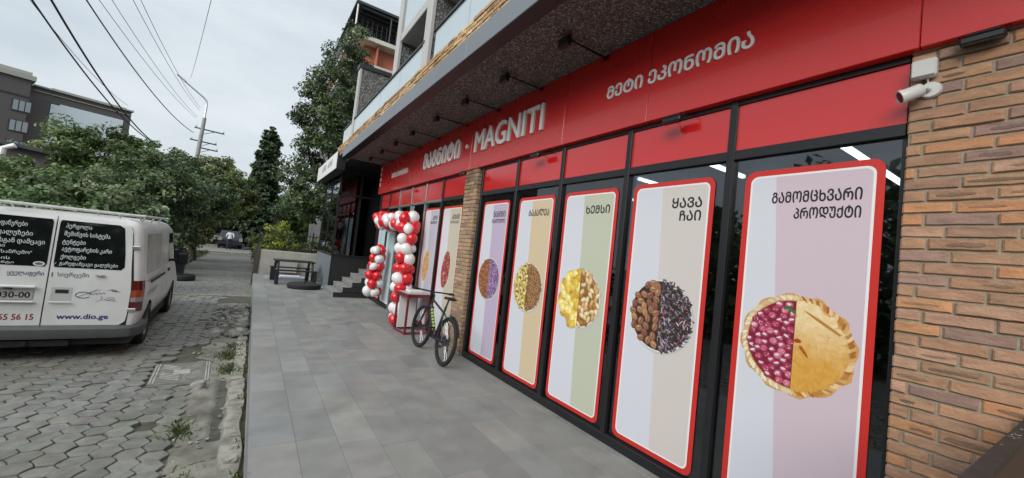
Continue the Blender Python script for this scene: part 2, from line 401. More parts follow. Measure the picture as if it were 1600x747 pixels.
# pavement of grey stone tiles
b = MB(); rr = random.Random(11); W_, L_ = .30, .60; PX0, PX1, PY1 = .17, 3.3, 17.4
ncol = int((PX1-PX0)/W_)+1
TC = [(.228, .227, .213), (.216, .218, .210), (.236, .233, .216), (.212, .212, .202), (.244, .240, .222)]
for i in range(ncol):
    x0 = PX0+i*W_; x1 = min(x0+W_, PX1); y0 = -2.0-rr.choice([0, .15, .3, .45])
    while y0 < PY1:
        y1 = min(y0+L_, PY1); g = .0011; z = rr.gauss(0, .0007); c = vary(rr.choice(TC), .075, rr)
        if rr.random() < .06: c = tuple(q*1.13 for q in c)
        a = [(x0+g, y0+g), (x1-g, y0+g), (x1-g, y1-g), (x0+g, y1-g)]
        e = .0015; a2 = [(x0+g+e, y0+g+e), (x1-g-e, y0+g+e), (x1-g-e, y1-g-e), (x0+g+e, y1-g-e)]
        b.mesh([(*p, z) for p in a2]+[(*p, z-.002) for p in a]+[(*p, -.02) for p in a], [(0, 1, 2, 3)]+[(4+k, 4+(k+1) % 4, (k+1) % 4, k) for k in range(4)]+[(8+k, 8+(k+1) % 4, 4+(k+1) % 4, 4+k) for k in range(4)], 0, c)
        y0 = y1
b.box(PX0+.003, PX1, -2.4, PY1, -.5, -.003, 1)
for k in range(33):      # facing slabs along the road-side edge
    y0 = -2.2+k*.6; b.box(PX0-.018, PX0+.001, y0+.002, y0+.598, -.16, -.006, 0, vary((.22, .225, .225), .07, rr))
b.box(PX0-.008, PX0+.002, -2.2, PY1, -.5, -.162, 2)
tag(b.build("pavement", [M['tile'], M['grout'], M['wallc']]), kind='structure')
# weeds and rubble (nobody could count them)
b = MB(); rr = random.Random(5)
spots = [(-.08, 7.75, .16, 110), (-.06, 6.95, .14, 110), (-.40, 5.0, .12, 60), (-.30, 3.9, .14, 90), (-.05, 8.3, .12, 50), (.13, 4.6, .05, 20), (.14, 5.8, .06, 24), (.13, 3.9, .06, 30), (.14, 7.0, .05, 20), (-.1, 9.3, .15, 50)]
for sx, sy, sr, n in spots:
    for k in range(int(n*2.6)):
        x, y = rr.gauss(sx, sr*.5), rr.gauss(sy, sr*.9); x = min(x, .145)
        h = rr.uniform(.006, .06); a = rr.uniform(0, 6.28); wd = rr.uniform(.003, .008); lx, ly = rr.gauss(0, .03), rr.gauss(0, .03)
        cx, cy = math.cos(a)*wd, math.sin(a)*wd; c = vary(rr.choice([(.07, .10, .03), (.09, .12, .035), (.10, .105, .045)]), .3, rr)
        b.poly([(x-cx, y-cy, RZ-.02), (x+cx, y+cy, RZ-.02), (x+lx*.5+cx*.7, y+ly*.5+cy*.7, RZ+h*.7), (x+lx, y+ly, RZ+h)], 0, c)
M['weed'] = mat("weed_leaf", rough=.7, attr=True)
tag(b.build("weeds", M['weed']), "tufts of green weeds sprouting along the broken road edge", "weeds", kind='stuff')
b = MB()
def stone(x, y, z, s, c):
    n = 7; vs_ = []; h = s*rr.uniform(.25, .5); rot = rr.uniform(0, 6)
    tl = (rr.gauss(0, .25), rr.gauss(0, .25))
    for lv, q in ((0, 1.), (.6, .95), (1, .7)):
        for k in range(n):
            a = rot+2*math.pi*k/n; r = s*.5*q*rr.uniform(.75, 1.2); px, py = r*math.cos(a), r*math.sin(a)*.8
            vs_.append((x+px, y+py, z+h*lv+(tl[0]*px+tl[1]*py)))
    b.mesh(vs_, [(k, (k+1) % n, n+(k+1) % n, n+k) for k in range(n)]+[(n+k, n+(k+1) % n, 2*n+(k+1) % n, 2*n+k) for k in range(n)]+[tuple(2*n+k for k in range(n))], 0, c)
for k in range(260):
    y = rr.uniform(9.0, 12.4); x = .1-abs(rr.gauss(0, .28)); x = max(x, -.75); stone(x, y, RZ-.02+max(0, .06-(.1-x)*.1), rr.uniform(.05, .2), vary((.24, .23, .20), .3, rr))
for k in range(190):
    y = rr.uniform(2.9, 9); x = rr.uniform(-.6, .14); stone(x, y, RZ-.012, rr.uniform(.012, .05), vary((.26, .25, .21), .3, rr))
for x, y, s in ((-.36, 6.32, .17), (-.08, 7.25, .12), (.08, 4.45, .10), (.06, 4.2, .13)): stone(x, y, RZ, s, (.30, .29, .25))
tag(b.build("rubble", M['paver']), "heap of broken grey paving rubble along the pavement edge", "rubble", kind='stuff')
# manhole cover
mh = thing("manhole_cover", "square pale ribbed manhole cover set in the road pavers", "manhole cover", (-.595, 6.98, RZ-.01), R_(3))
b = MB(); b.box(-.315, .315, -.46, .46, -.03, .014, ch=.006); b.box(-.315, .315, -.50, -.462, -.03, .006, ch=.004); b.build("plate", M['cover_dark'], mh)
b = MB()
for sgn in (-1, 1):
    for k in range(2): b.box(-.30+k*.03 if sgn < 0 else .285-k*.03, -.285+k*.03 if sgn < 0 else .30-k*.03, -.44, .44, .0145, .021)
for i in range(-12, 13):
    for sgn in (-1, 1):
        y0 = i*.07
        pts = [(sgn*.02, y0), (sgn*.22, y0+.16)]
        if abs(y0) > .42 or abs(y0+.16) > .44 or (abs(y0) < .14 and abs(y0+.16) < .2): continue
        d = .010; b.mesh([(pts[0][0], pts[0][1]-d, .0145), (pts[1][0], pts[1][1]-d, .0145), (pts[1][0], pts[1][1]+d, .0145), (pts[0][0], pts[0][1]+d, .0145)]+[(pts[0][0], pts[0][1]-d*.6, .021), (pts[1][0], pts[1][1]-d*.6, .021), (pts[1][0], pts[1][1]+d*.6, .021), (pts[0][0], pts[0][1]+d*.6, .021)], [(4, 5, 6, 7), (0, 1, 5, 4), (1, 2, 6, 5), (2, 3, 7, 6), (3, 0, 4, 7)])
b.box(-.09, .09, -.09, .09, .0145, .022, ch=.003); b.build("ribs", M['iron_cover'], mh)

# ------------------------------------------------------------------ shop building
GX = 3.0      # glass plane
shop = thing("shop_building", "long shop building with red fascia, brick piers, black framed glazing and glass balconies above", "building", (3.0, 5.0, 0))
def sp(b, name, mats, smooth=False):
    o = b.build(name, mats, shop, smooth); o.location = (-3.0, -5.0, 0); return o
BC = ['#a68064', '#ac8162', '#9e7b66', '#af8668', '#a07d64', '#b88660', '#97796a', '#ac8770', '#917569', '#b98560', '#a58067']
BC = [lin(c) for c in BC]
def brick_col(r, pal=BC):
    c = vary(r.choice(pal), .09, r)
    return c
def bricks(b, plane, a0, a1, z0, z1, lx=.245, lz=.064, face='x', thick=.03, seed=1, pal=BC, jit=.004):
    """face 'x': wall facing -X at x=plane running along y; face 'y': wall facing -Y at y=plane running along x"""
    r = random.Random(seed); z = z0; row = 0
    while z < z1-.02:
        a = a0-(lx/2 if row % 2 else 0)+r.gauss(0, .006)
        while a < a1-.01:
            e = a+lx+r.gauss(0, .006); s0, s1 = max(a, a0)+.006, min(e, a1)-.006
            if s1-s0 > .03:
                d = abs(r.gauss(0, jit)); c = brick_col(r, pal); zt = min(z+lz, z1)-.006+r.gauss(0, .0012); zb = z+.006+r.gauss(0, .0012)
                def pt(u, v, w_): return (plane+w_, u, v) if face == 'x' else (u, plane+w_, v)
                n = max(3, int((s1-s0)/.035)); up = []; lo = []
                for k in range(n+1):
                    u = s0+(s1-s0)*k/n; up.append((u, zt+r.gauss(0, .0011))); lo.append((u, zb+r.gauss(0, .0011)))
                ring = lo+up[::-1]; q = len(ring); cu, cv = (s0+s1)/2, (zb+zt)/2
                inner = [(cu+(u-cu)*(1-.016/(s1-s0)), cv+(v-cv)*.86) for u, v in ring]
                vs_ = [pt(u, v, -d+r.gauss(0, .0008)) for u, v in inner]+[pt(u, v, -d+.006) for u, v in ring]+[pt(u, v, thick) for u, v in ring]
                fs = [tuple(range(q))]+[(q+k, q+(k+1) % q, (k+1) % q, k) for k in range(q)]+[(2*q+k, 2*q+(k+1) % q, q+(k+1) % q, q+k) for k in range(q)]
                if face == 'x': fs = [f[::-1] for f in fs]
                b.mesh(vs_, fs, 0, c)
                if r.random() < .34 and lx > .24 and s1-s0 > .1:      # burnt dark streak baked into the brick
                    hw = (s1-s0)*r.uniform(.16, .46); uc = r.uniform(s0+hw+.008, s1-hw-.008); m_ = 22; pp = []; hh = (zt-zb)*r.uniform(.12, .28); sk = r.uniform(-.25, .25)*hh
                    for k in range(m_):
                        an = 2*math.pi*k/m_; x_ = hw*math.cos(an)*r.uniform(.9, 1); z_ = hh*(abs(math.sin(an))**.6)*(1 if math.sin(an) > 0 else -1)*r.uniform(.5, 1); pp.append(pt(uc+x_, cv+z_+sk*x_/hw, -d-.0022))
                    b.poly(pp if face == 'y' else pp[::-1], 0, mixc(c, vary((.10, .08, .072), .2, r), r.uniform(.35, .85)))
            a = e
        z += lz; row += 1
# brick wall at the right
b = MB(); bricks(b, 2.955, -2.6, .665, .0, 3.06, seed=2); b.box(2.964, 3.3, -2.6, .655, 0, 3.2, 1)
sp(b, "brick_wall", [M['brick'], M['mortar']])
# brick pillar
pal2 = [lin(c) for c in ('#a98c70', '#9f8468', '#b39678', '#967c64', '#a7896e', '#907866')]
b = MB(); bricks(b, 2.915, 5.70, 6.14, 0, 3.06, lx=.22, lz=.064, seed=4, pal=pal2); bricks(b, 5.705, 2.92, 3.05, 0, 3.06, lx=.22, face='y', seed=5, pal=pal2)
b.box(2.924, 3.12, 5.714, 6.13, 0, 3.06, 1); sp(b, "brick_pillar", [M['brick'], M['mortar']])
# window frames
mull = [.645, 1.64, 2.645, 3.64, 4.60, 5.62]; mull2 = [6.20, 7.20, 8.10, 9.0, 9.90, 10.79, 11.67]
b = MB()
for y in mull[1:]: b.box(2.96, 3.05, y-.028, y+.028, 0, 3.2, ch=.004)
b.box(2.998, 3.05, .655, .685, 0, 3.2)
for y in mull2:
    if y not in (9.0, 9.90, 8.10): b.box(2.96, 3.05, y-.028, y+.028, 0, 3.2, ch=.004)
for a0, a1 in ((.667, 5.6), (6.22, 8.1), (9.92, 11.67)):
    b.box(2.955, 3.045, a0, a1, .0, .085, ch=.004)
for a0, a1 in ((.668, 5.6), (6.22, 7.2)): b.box(2.966, 3.04, a0, a1, 2.56, 2.63, ch=.003)
b.box(2.968, 3.04, .668, 11.67, 2.985, 3.07)
sp(b, "window_frame", M['black'])
b = MB()
for y in (8.10, 9.0, 9.90): b.box(2.962, 3.05, y-.02, y+.02, 0, 3.0, ch=.003)
b.box(2.962, 3.045, 7.23, 10.76, 2.565, 2.615, ch=.003); sp(b, "door_frame", M['chrome'])
# panes: one part per bay
for a0, a1 in list(zip(mull, mull[1:]))+list(zip(mull2, mull2[1:])):
    b = MB(); b.box(3.0, 3.008, a0+.02, a1-.02, .06, 2.57)
    if abs(a0-8.10) > .01: sp(b, "window_pane", M['glass'])
    b = MB(); b.box(2.985, 3.0, a0+.026, a1-.026, 2.60, 3.02); sp(b, "transom_panel", M['redglass'])
# interior of the shop
b = MB(); b.poly([(3.05, -2, .001), (9, -2, .001), (9, 11.7, .001), (3.05, 11.7, .001)]); sp(b, "interior_floor", M['infloor'])
b = MB(); b.poly([(9, -2, 0), (9, -2, 3.3), (9, 11.7, 3.3), (9, 11.7, 0)]); b.poly([(3.05, -2, 0), (3.05, -2, 3.3), (9, -2, 3.3), (9, -2, 0)]); b.poly([(3.05, 11.7, 0), (9, 11.7, 0), (9, 11.7, 3.3), (3.05, 11.7, 3.3)]); sp(b, "interior_wall", M['inwall'])
b = MB(); b.poly([(3.05, -2, 3.3), (3.05, 11.7, 3.3), (9, 11.7, 3.3), (9, -2, 3.3)]); sp(b, "interior_ceiling", M['inceil'])
b = MB(); rr = random.Random(21)
for k in range(5):
    x = 4.6+k*.95
    b.box(x, x+.4, 0.2, 10.8, .05, .1, 0, (.05, .05, .05)); b.box(x+.18, x+.22, .2, 10.8, .1, 1.7, 0, (.06, .06, .06))
    for lv in range(4):
        z = .1+lv*.4; b.box(x, x+.4, .2, 10.8, z, z+.02, 0, (.09, .09, .09)); y = .25
        while y < 10.6:
            wd = rr.uniform(.08, .25); hh = rr.uniform(.12, .3)
            b.box(x+.03, x+.37, y, y+wd-.01, z+.021, z+.02+hh, 0, vary(rr.choice([(.2, .05, .04), (.25, .2, .05), (.08, .12, .2), (.25, .25, .22), (.08, .16, .08), (.05, .04, .04)]), .3, rr)); y += wd
sp(b, "shop_shelving", M['shelf'])
for x0, y in [(4.85, 1.5), (6.1, 1.5), (7.3, 1.5), (4.85, 2.84), (6.1, 2.84), (4.9, 4.15), (6.1, 4.15), (4.95, 5.5), (6.1, 5.5), (4.9, 7), (4.9, 8.4)]:
    b = MB(); b.box(x0-.2, x0+.65, y-.025, y+.025, 3.06, 3.10); o = sp(b, "ceiling_tube", M['tube'])
# floor slab over shop, beam, soffit, fascia
YE = 11.85
b = MB(); b.box(1.98, 3.4, -3, YE, 3.89, 4.05); sp(b, "soffit", M['soffit'])
b = MB(); b.box(1.822, 1.99, -3, YE, 3.868, 3.90, ch=.004); sp(b, "beam_underside", M['black'])  # shade on the beam's downward face put into its black colour
b = MB(); y = -3.0
while y < YE:
    b.box(1.812, 1.84, y+.004, min(y+2.4, YE)-.004, 3.872, 4.122, ch=.004); y += 2.4
sp(b, "grey_fascia", M['grey'])
pal3 = [lin(c) for c in ('#b3946e', '#a58762', '#bda07a', '#94795a', '#b0906a', '#c4a984', '#9e805c')]
b = MB(); bricks(b, 1.835, -3, 13.0, 4.12, 4.345, lx=.25, lz=.056, seed=8, pal=pal3, jit=.008, thick=.06); b.box(1.85, 2.05, -3, 12.98, 4.06, 4.35, 1); sp(b, "brick_course", [M['brick'], M['mortar']])
# first balcony: frosted glass, black rail, fins
b = MB(); b.box(1.9, 4.2, -3, 13.0, 4.30, 4.36); sp(b, "balcony_floor", M['tan'])
for y0, y1 in [(-3, -.4), (-.4, 2.2), (2.2, 5.7), (6.2, 7.4), (7.4, 8.8), (8.8, 10.2), (10.2, 11.45), (11.85, 13.0)]:
    n = max(1, round((y1-y0)/1.2))
    for k in range(n):
        a, c_ = y0+(y1-y0)*k/n, y0+(y1-y0)*(k+1)/n
        b = MB(); b.box(1.945, 1.955, a+.006, c_-.006, 4.30, 4.90); sp(b, "balustrade_glass", M['frost'])
b = MB()
for y0, y1 in [(-3, 5.75), (6.15, 11.5), (11.8, 13.02)]: b.box(1.92, 1.98, y0, y1, 4.90, 4.945, ch=.005)
sp(b, "balcony_rail", M['black'])
for yf, xf, z1 in ((5.95, 1.93, 11), (7.86, 1.97, 11), (11.5, 1.93, 6.35), (1.5, 2.4, 11)):
    b = MB(); b.box(xf+.05, 4.2, yf, yf+.26, 4.30, z1, 0); b.box(xf, xf+.05, yf-.012, yf+.272, 4.30, z1+.004, 1)
    if z1 < 8: b.box(xf-.03, 4.2, yf-.04, yf+.3, z1+.004, z1+.12, 2)
    sp(b, "fin_wall", [M['pebble'], M['plaster'], M['darkgrey']])
b = MB()
for k in range(6):
    b.box(4.2, 4.6, -3+k*2.7, -.5+k*2.7, 4.3, 12, 0)
b.box(4.25, 4.7, -3, 13, 4.3, 12, 0); sp(b, "upper_wall", M['plaster'])
for y in (0., 3.2, 7.2, 10.5):
    b = MB(); b.box(4.18, 4.21, y, y+1.6, 4.9, 6.9); o = sp(b, "upper_window", M['vanglass'])
b = MB(); b.box(1.98, 4.2, -3, 7.84, 5.62, 5.80, ch=.01); sp(b, "upper_balcony_slab", M['plaster'])
for a, c_ in ((-3, 1.4), (1.8, 5.9), (6.24, 7.8)):
    b = MB(); b.box(2.0, 2.01, a+.01, c_-.01, 5.80, 6.75); sp(b, "balustrade_glass", M['frost'])
b = MB(); b.box(2.035, 2.07, -3, 7.8, 6.75, 6.80, ch=.005); sp(b, "balcony_rail", M['black'])
# ------------------------------------------------------------------ shop sign
sign = thing("shop_sign", "long glossy red shop sign with raised white Georgian and Latin lettering", "sign", (2.9, 5.0, 3.45))
def sg(b, name, mats, lab=None):
    o = b.build(name, mats, sign); o.location = (-2.9, -5.0, -3.45)
    if lab: o["label"] = lab
    return o
b = MB(); joints = [-3, -1.2, .62, 2.42, 3.62, 6.02, 8.45, 10.2, 11.88]
for a, c_ in zip(joints, joints[1:]): b.box(2.90, 3.02, a+.002, c_-.002, 3.022, 3.886, ch=.003)
sg(b, "panel", M['red'])
U, V_ = (0, -1, 0), (0, 0, 1)
b = MB(); put_text(b, "MAGNITI", (2.899, 5.86, 3.285), U, V_, width=1.84, height=.345, bold=.012, depth=.03); sg(b, "lettering", M['white'], "large white raised letters MAGNITI")
b = MB(); put_text(b, "ᲛᲐᲒᲜᲘᲢᲘ", (2.899, 8.22, 3.29), U, V_, width=1.78, height=.35, bold=.022, depth=.03); sg(b, "lettering", M['white'], "large white raised Georgian shop name")
b = MB(); b.lathe([(.0, -.03), (.035, -.03), (.035, 0)], 16, 'x', (2.899, 6.16, 3.44)); sg(b, "dot", M['white'])
b = MB(); put_text(b, "ᲛᲔᲢᲘ ᲔᲙᲝᲜᲝᲛᲘᲐ", (2.899, 2.94, 3.375), U, V_, width=1.44, height=.13, bold=.02, depth=.012); sg(b, "lettering", M['white'], "small white Georgian slogan beside the large name")
b = MB(); put_text(b, "ᲛᲔᲢᲘ ᲔᲙᲝᲜᲝᲛᲘᲐ", (2.899, 10.62, 3.37), U, V_, width=1.30, height=.13, bold=.02, depth=.012); sg(b, "lettering", M['white'], "small white Georgian slogan at the far end of the sign")
for k, ch in enumerate("ᲛᲔᲢᲘ"):
    b = MB(); put_text(b, ch, (2.899, 11.78, 3.70-.15*k), U, V_, height=.10, bold=.02, depth=.01); sg(b, "lettering", M['white'])

# ------------------------------------------------------------------ posters on the windows
def ell(b, cx, cz, rx, rz, ang, col, off, n=10, jit=0, r=rnd, clip=None):
    ca, sa = math.cos(ang), math.sin(ang); pp = []
    for k in range(n):
        a = 2*math.pi*k/n; q = 1+(r.uniform(-jit, jit) if jit else 0); x, z = rx*q*math.cos(a), rz*q*math.sin(a)
        X, Z = cx+x*ca-z*sa, cz+x*sa+z*ca
        if clip: X = clip(X)
        pp.append((X, Z))
    b.append((pp, col, off))
def packed(r, n, rad, test, tries=4000):
    o = []
    for _ in range(tries):
        x, z = r.uniform(-.34, .34), r.uniform(-.34, .34)
        if test(x, z) and all((x-p[0])**2+(z-p[1])**2 > rad*rad for p in o): o.append((x, z))
        if len(o) >= n: break
    return o
def food(kind):
    r = random.Random(sum(map(ord, kind))); P = []; RR = .30; L0 = lambda x: min(x, -.002); R0_ = lambda x: max(x, .002)
    lf = lambda m=0: (lambda x, z: x < -.012-m and x*x+z*z < (RR-m)**2); rf = lambda m=0: (lambda x, z: x > .012+m and x*x+z*z < (RR-m)**2)
    if kind == 'pie':
        RR = .33
        P.append(([(RR*(1+.03*math.sin(k*1.05)+r.uniform(-.015, .015))*math.cos(2*math.pi*k/72), RR*(1+.03*math.sin(k*1.05)+r.uniform(-.015, .015))*math.sin(2*math.pi*k/72)) for k in range(72)], lin('#c99a5c'), 0))
        for k in range(96):
            a = 2*math.pi*k/96; ell(P, (RR-.022)*math.cos(a), (RR-.022)*math.sin(a), .022, .010, a+.7, lin(r.choice(['#d9b27a', '#b87f42', '#e2c596', '#a86a35', '#cfa468'])) if math.cos(a) > 0 else lin(r.choice(['#dcc8a4', '#cdb289', '#e8dcc0'])), 1, 8, .2, r)
        P.append(([(-.001, .285)]+[(-.285*math.sin(math.pi*k/24), .285*math.cos(math.pi*k/24)) for k in range(25)]+[(-.001, -.285)], lin('#7c2338'), 2))
        for x, z in packed(r, 130, .038, lambda x, z: x < -.012 and x*x+z*z < .272**2, 20000):
            c = lin(r.choice(['#b03e5c', '#9a3350', '#bf5470', '#cc7088', '#a63c58'])); ell(P, x, z, .027, .025, 0, tuple(q*.55 for q in c), 3, 10, .05, r, L0); ell(P, x, z+.002, .023, .021, 0, c, 4, 10, .05, r, L0)
            for q in range(5): ell(P, x+r.uniform(-.014, .014), z+r.uniform(-.010, .014), .005, .004, 0, mixc(c, lin('#e8c4cc'), r.uniform(.2, .8)), 5, 6, 0, r, L0)
            if r.random() < .5: ell(P, x-.003, z+.005, .015, .008, r.uniform(-.5, .5), lin('#d9cfd8'), 6, 9, .3, r, L0)
        for k in range(3): ell(P, -.05+k*.02, .235-.012*k, .024, .011, .4+k, lin('#4c6b34'), 6, 8, .2, r, L0)
        P.append(([(.0, -.285)]+[(.285*math.sin(math.pi*k/24), -.285*math.cos(math.pi*k/24)) for k in range(25)]+[(.0, .285)], lin('#d6a656'), 2))
        for k in range(900):
            a = r.uniform(-1.55, 1.55); q = .278*math.sqrt(r.random()); x, z = q*math.cos(a), q*math.sin(a); t = min(1, max(0, (z+.12)/.34+r.uniform(-.12, .12)+.25*nz3(x, z, 9, 3)))
            ell(P, x, z, r.uniform(.012, .035), r.uniform(.008, .02), r.uniform(0, 3), mixc(lin(r.choice(['#d09a42', '#d6a24a'])), lin(r.choice(['#e6cd9c', '#ead6aa'])), t), 3, 9, .2, r, R0_)
        ell(P, .06, -.03, .05, .010, -.9, lin('#a4601f'), 4, 9, .2, r, R0_); ell(P, .02, .03, .022, .014, 0, lin('#a4442a'), 4, 9, .2, r, R0_); ell(P, .15, .17, .12, .010, -.55, lin('#b9803c'), 4, 10, .2, r, R0_)
        return P
    ell(P, .012, -.012, RR+.012, RR+.012, 0, (.50, .49, .47), 0, 40); ell(P, 0, 0, RR+.010, RR+.010, 0, (.66, .65, .62), 1, 40)
    if kind == 'coffee':
        ell(P, 0, 0, RR-.004, RR-.004, 0, lin('#3a2a26'), 2, 40)
        for x, z in packed(r, 80, .054, lf(.015), 12000):
            c = lin(r.choice(['#94684f', '#a5775a', '#84594a', '#b08460', '#9a6c52'])); a = r.uniform(0, 3.1)
            ell(P, x, z, .040, .031, a, tuple(q*.45 for q in c), 3, 12, .04, r, L0); ell(P, x-.002, z+.003, .035, .026, a, c, 4, 12, .04, r, L0); ell(P, x-.006, z+.010, .018, .009, a, tuple(min(1, q*1.7) for q in c), 5, 9, .1, r, L0); ell(P, x, z, .030, .0035, a, tuple(q*.35 for q in c), 6, 8, .1, r, L0)
        ell(P, .002, 0, .004, RR-.01, 0, lin('#3a2a26'), 3, 20)
        for k in range(620):
            a = r.uniform(-1.57, 1.57); q = (RR+.012)*math.sqrt(r.random()); x, z = q*math.cos(a), q*math.sin(a)
            c = lin(r.choice(['#3a3638', '#2b282c', '#55505a', '#6e6a72', '#474048', '#8a7f86', '#302c30'])) if r.random() < .86 else lin(r.choice(['#a44a72', '#c48aa0', '#d8c4b4', '#8f9a6a', '#b0a8c0']))
            ell(P, x, z, r.uniform(.010, .030), r.uniform(.003, .008), r.uniform(0, 3.1), c, 3+k % 3, 6, .2, r, R0_)
    elif kind == 'snacks':
        ell(P, 0, 0, RR-.004, RR-.004, 0, lin('#8a6a38'), 2, 40)
        for x, z in packed(r, 60, .055, lf(.0), 12000):
            c = lin(r.choice(['#d9b850', '#e2c868', '#c9a23e', '#ead88a'])); a = r.uniform(0, 3.1)
            ell(P, x, z, .062, .046, a, tuple(q*.6 for q in c), 3, 12, .1, r, L0); ell(P, x, z+.003, .056, .041, a, c, 4, 12, .1, r, L0); ell(P, x+.006, z+.010, .030, .016, a, tuple(min(1, q*1.25) for q in c), 5, 10, .2, r, L0)
        for x, z in packed(r, 90, .046, rf(.01), 12000):
            c = lin(r.choice(['#c9a06a', '#d8bc90', '#a8743e', '#e0cca4', '#9a6434'])); a = r.uniform(0, 3.1)
            ell(P, x, z, .044, .027, a, tuple(q*.45 for q in c), 3, 12, .06, r, R0_); ell(P, x, z+.002, .039, .022, a, c, 4, 12, .06, r, R0_); ell(P, x, z+.007, .022, .006, a, tuple(min(1, q*1.35) for q in c), 5, 8, .1, r, R0_)
    elif kind == 'grains':
        ell(P, 0, 0, RR-.004, RR-.004, 0, lin('#7c5c38'), 2, 40)
        for x, z in packed(r, 110, .040, lf(.01), 12000):
            c = lin(r.choice(['#d8c478', '#e4d590', '#c8b060'])); a = r.uniform(0, 3.1); ell(P, x, z, .038, .024, a, tuple(q*.55 for q in c), 3, 9, .2, r, L0); ell(P, x, z+.002, .033, .018, a, c, 4, 9, .2, r, L0)
        for x, z in packed(r, 300, .022, rf(.0), 9000):
            c = lin(r.choice(['#a87a52', '#b98c62', '#8f6440', '#c49a72'])); ell(P, x, z, .013, .012, 0, tuple(q*.5 for q in c), 3, 8, 0, r, R0_); ell(P, x, z+.001, .0105, .0095, 0, c, 4, 8, 0, r, R0_)
    elif kind == 'icecream':
        P.append(([(0, RR)]+[(-RR*math.sin(math.pi*k/24), RR*math.cos(math.pi*k/24)) for k in range(1, 24)]+[(0, -RR)], lin('#95603f'), 2))
        P.append(([(0, -RR)]+[(RR*math.sin(math.pi*k/24), -RR*math.cos(math.pi*k/24)) for k in range(1, 24)]+[(0, RR)], lin('#8d6f96'), 2))
        for k in range(260):
            a = r.uniform(1.57, 4.71); q = RR*.96*math.sqrt(r.random()); ell(P, q*math.cos(a), q*math.sin(a), r.uniform(.01, .05), r.uniform(.004, .014), r.uniform(-.4, .4), lin(r.choice(['#a06a48', '#86543a', '#b07a54', '#7a4a34'])), 3, 8, .3, r, L0)
        for k in range(300):
            a = r.uniform(-1.57, 1.57); q = RR*.96*math.sqrt(r.random()); ell(P, q*math.cos(a), q*math.sin(a), r.uniform(.006, .03), r.uniform(.004, .012), r.uniform(-.6, .6), lin(r.choice(['#a78cb0', '#7c5c88', '#b8a2c0', '#6b4a78', '#5a3c66'])), 3, 8, .3, r, R0_)
    elif kind in ('sausage', 'bread'):
        P.clear(); sx, sz = ((.17, .34) if kind == 'sausage' else (.15, .32)); pal = ['#a4524a', '#8f3f3a', '#b8685c', '#94483f'] if kind == 'sausage' else ['#c8925a', '#d8aa74', '#b57d48', '#e0bd8c']
        ell(P, 0, 0, sx, sz, -.12, lin(pal[1]), 1, 30, .02, r)
        for k in range(200):
            a = r.uniform(0, 6.28); q = math.sqrt(r.random())*.92; x, z = sx*q*math.cos(a), sz*q*math.sin(a); ell(P, x+z*.12, z, r.uniform(.008, .03), r.uniform(.004, .014), r.uniform(0, 3), lin(r.choice(pal+(['#d8a498'] if kind == 'sausage' else ['#8f5c30']))), 2+k % 2, 8, .2, r)
    elif kind == 'bottles':
        P.clear()
        for k, c in enumerate(['#6fb0b8', '#8cc4c8', '#a8d0c8']): ell(P, -.14+.14*k, .35, .06, .30, 0, lin(c), 1, 16, .03, r); ell(P, -.14+.14*k, .36, .03, .24, 0, lin('#c8e0e0'), 2, 12, .03, r)
    return P
PZ0, PZ1 = .105, 2.455
def poster(y0, y1, tint, fkind, lines, label, split=(.40, .52), fy=None, fz=1.28, txcol=(.012, .011, .014), border=True, sc=1.):
    """y0 is the poster's left (far) edge as seen from the street"""
    xp = 2.994; wdt = y0-y1
    root = thing("window_poster", label, "poster", (xp, (y0+y1)/2, PZ0), 0, "tall food posters stuck on the shop windows")
    def part(b, name, m_):
        o = b.build(name, m_, root); o.location = (-xp, -(y0+y1)/2, -PZ0); return o
    pt = lambda u, z, off: (xp-off, y0-u, z)
    def fill(b, outline, off, col): b.poly([pt(u, z, off) for u, z in outline], 0, col)
    b = MB(); fill(b, rrect(0, wdt, PZ0, PZ1, .07), .0004, (1, 1, 1)); part(b, "border", M['redprint'] if border else M['white'])
    b = MB(); m0 = .040
    fill(b, rrect(m0, wdt-m0, PZ0+m0, PZ1-m0, .05), .0010, (.80, .79, .79)); m1 = m0+.014
    o = rrect(m1, wdt-m1, PZ0+m1, PZ1-m1, .04); fill(b, o, .0016, lin('#d0d3db'))
    def cut(z): return wdt*(split[1]+(split[0]-split[1])*(z-PZ0)/(PZ1-PZ0))
    rt = [p for p in o if p[0] > wdt*.6]; zs = [p[1] for p in rt]
    rp = rrect(m1, wdt-m1, PZ0+m1, PZ1-m1, .04); rp = [p for p in rp[:14]]
    rp = rp+[(cut(PZ1-m1), PZ1-m1), (cut(PZ0+m1), PZ0+m1)]
    fill(b, rp, .0022, tint); part(b, "printed_panel", M['print_'])
    b = MB(); fc = wdt*.5 if fy is None else fy
    for i_, (pp, c, lv) in enumerate(sorted(food(fkind), key=lambda q: q[2])): b.poly([pt(fc+x*sc, fz+z*sc, .003+i_*2.5e-6) for x, z in pp], 0, c)
    part(b, "food_picture", M['print_'])
    b = MB()
    if not lines: return root
    for s_, wd, hh, zb in lines: put_text(b, s_, pt(wdt-.10, zb, .0028), U, V_, width=wd, height=hh, align='R', bold=.022)
    part(b, "lettering", M['ink'])
    return root
poster(1.525, .745, lin('#cbbac4'), 'pie', [("ᲒᲐᲛᲝᲛᲪᲮᲕᲐᲠᲘ", .49, .075, 2.215), ("ᲞᲠᲝᲓᲣᲥᲢᲘ", .35, .075, 2.105)], "nearest tall window poster with raspberry pie on lilac beside the brick wall", split=(.26, .44), fy=.385, sc=.985)
poster(2.555, 1.755, lin('#cdc6c2'), 'coffee', [("ᲧᲐᲕᲐ", .27, .085, 2.215), ("ᲩᲐᲘ", .19, .085, 2.105)], "beige window poster with coffee beans and dark tea leaves in a round bowl", fy=.40)
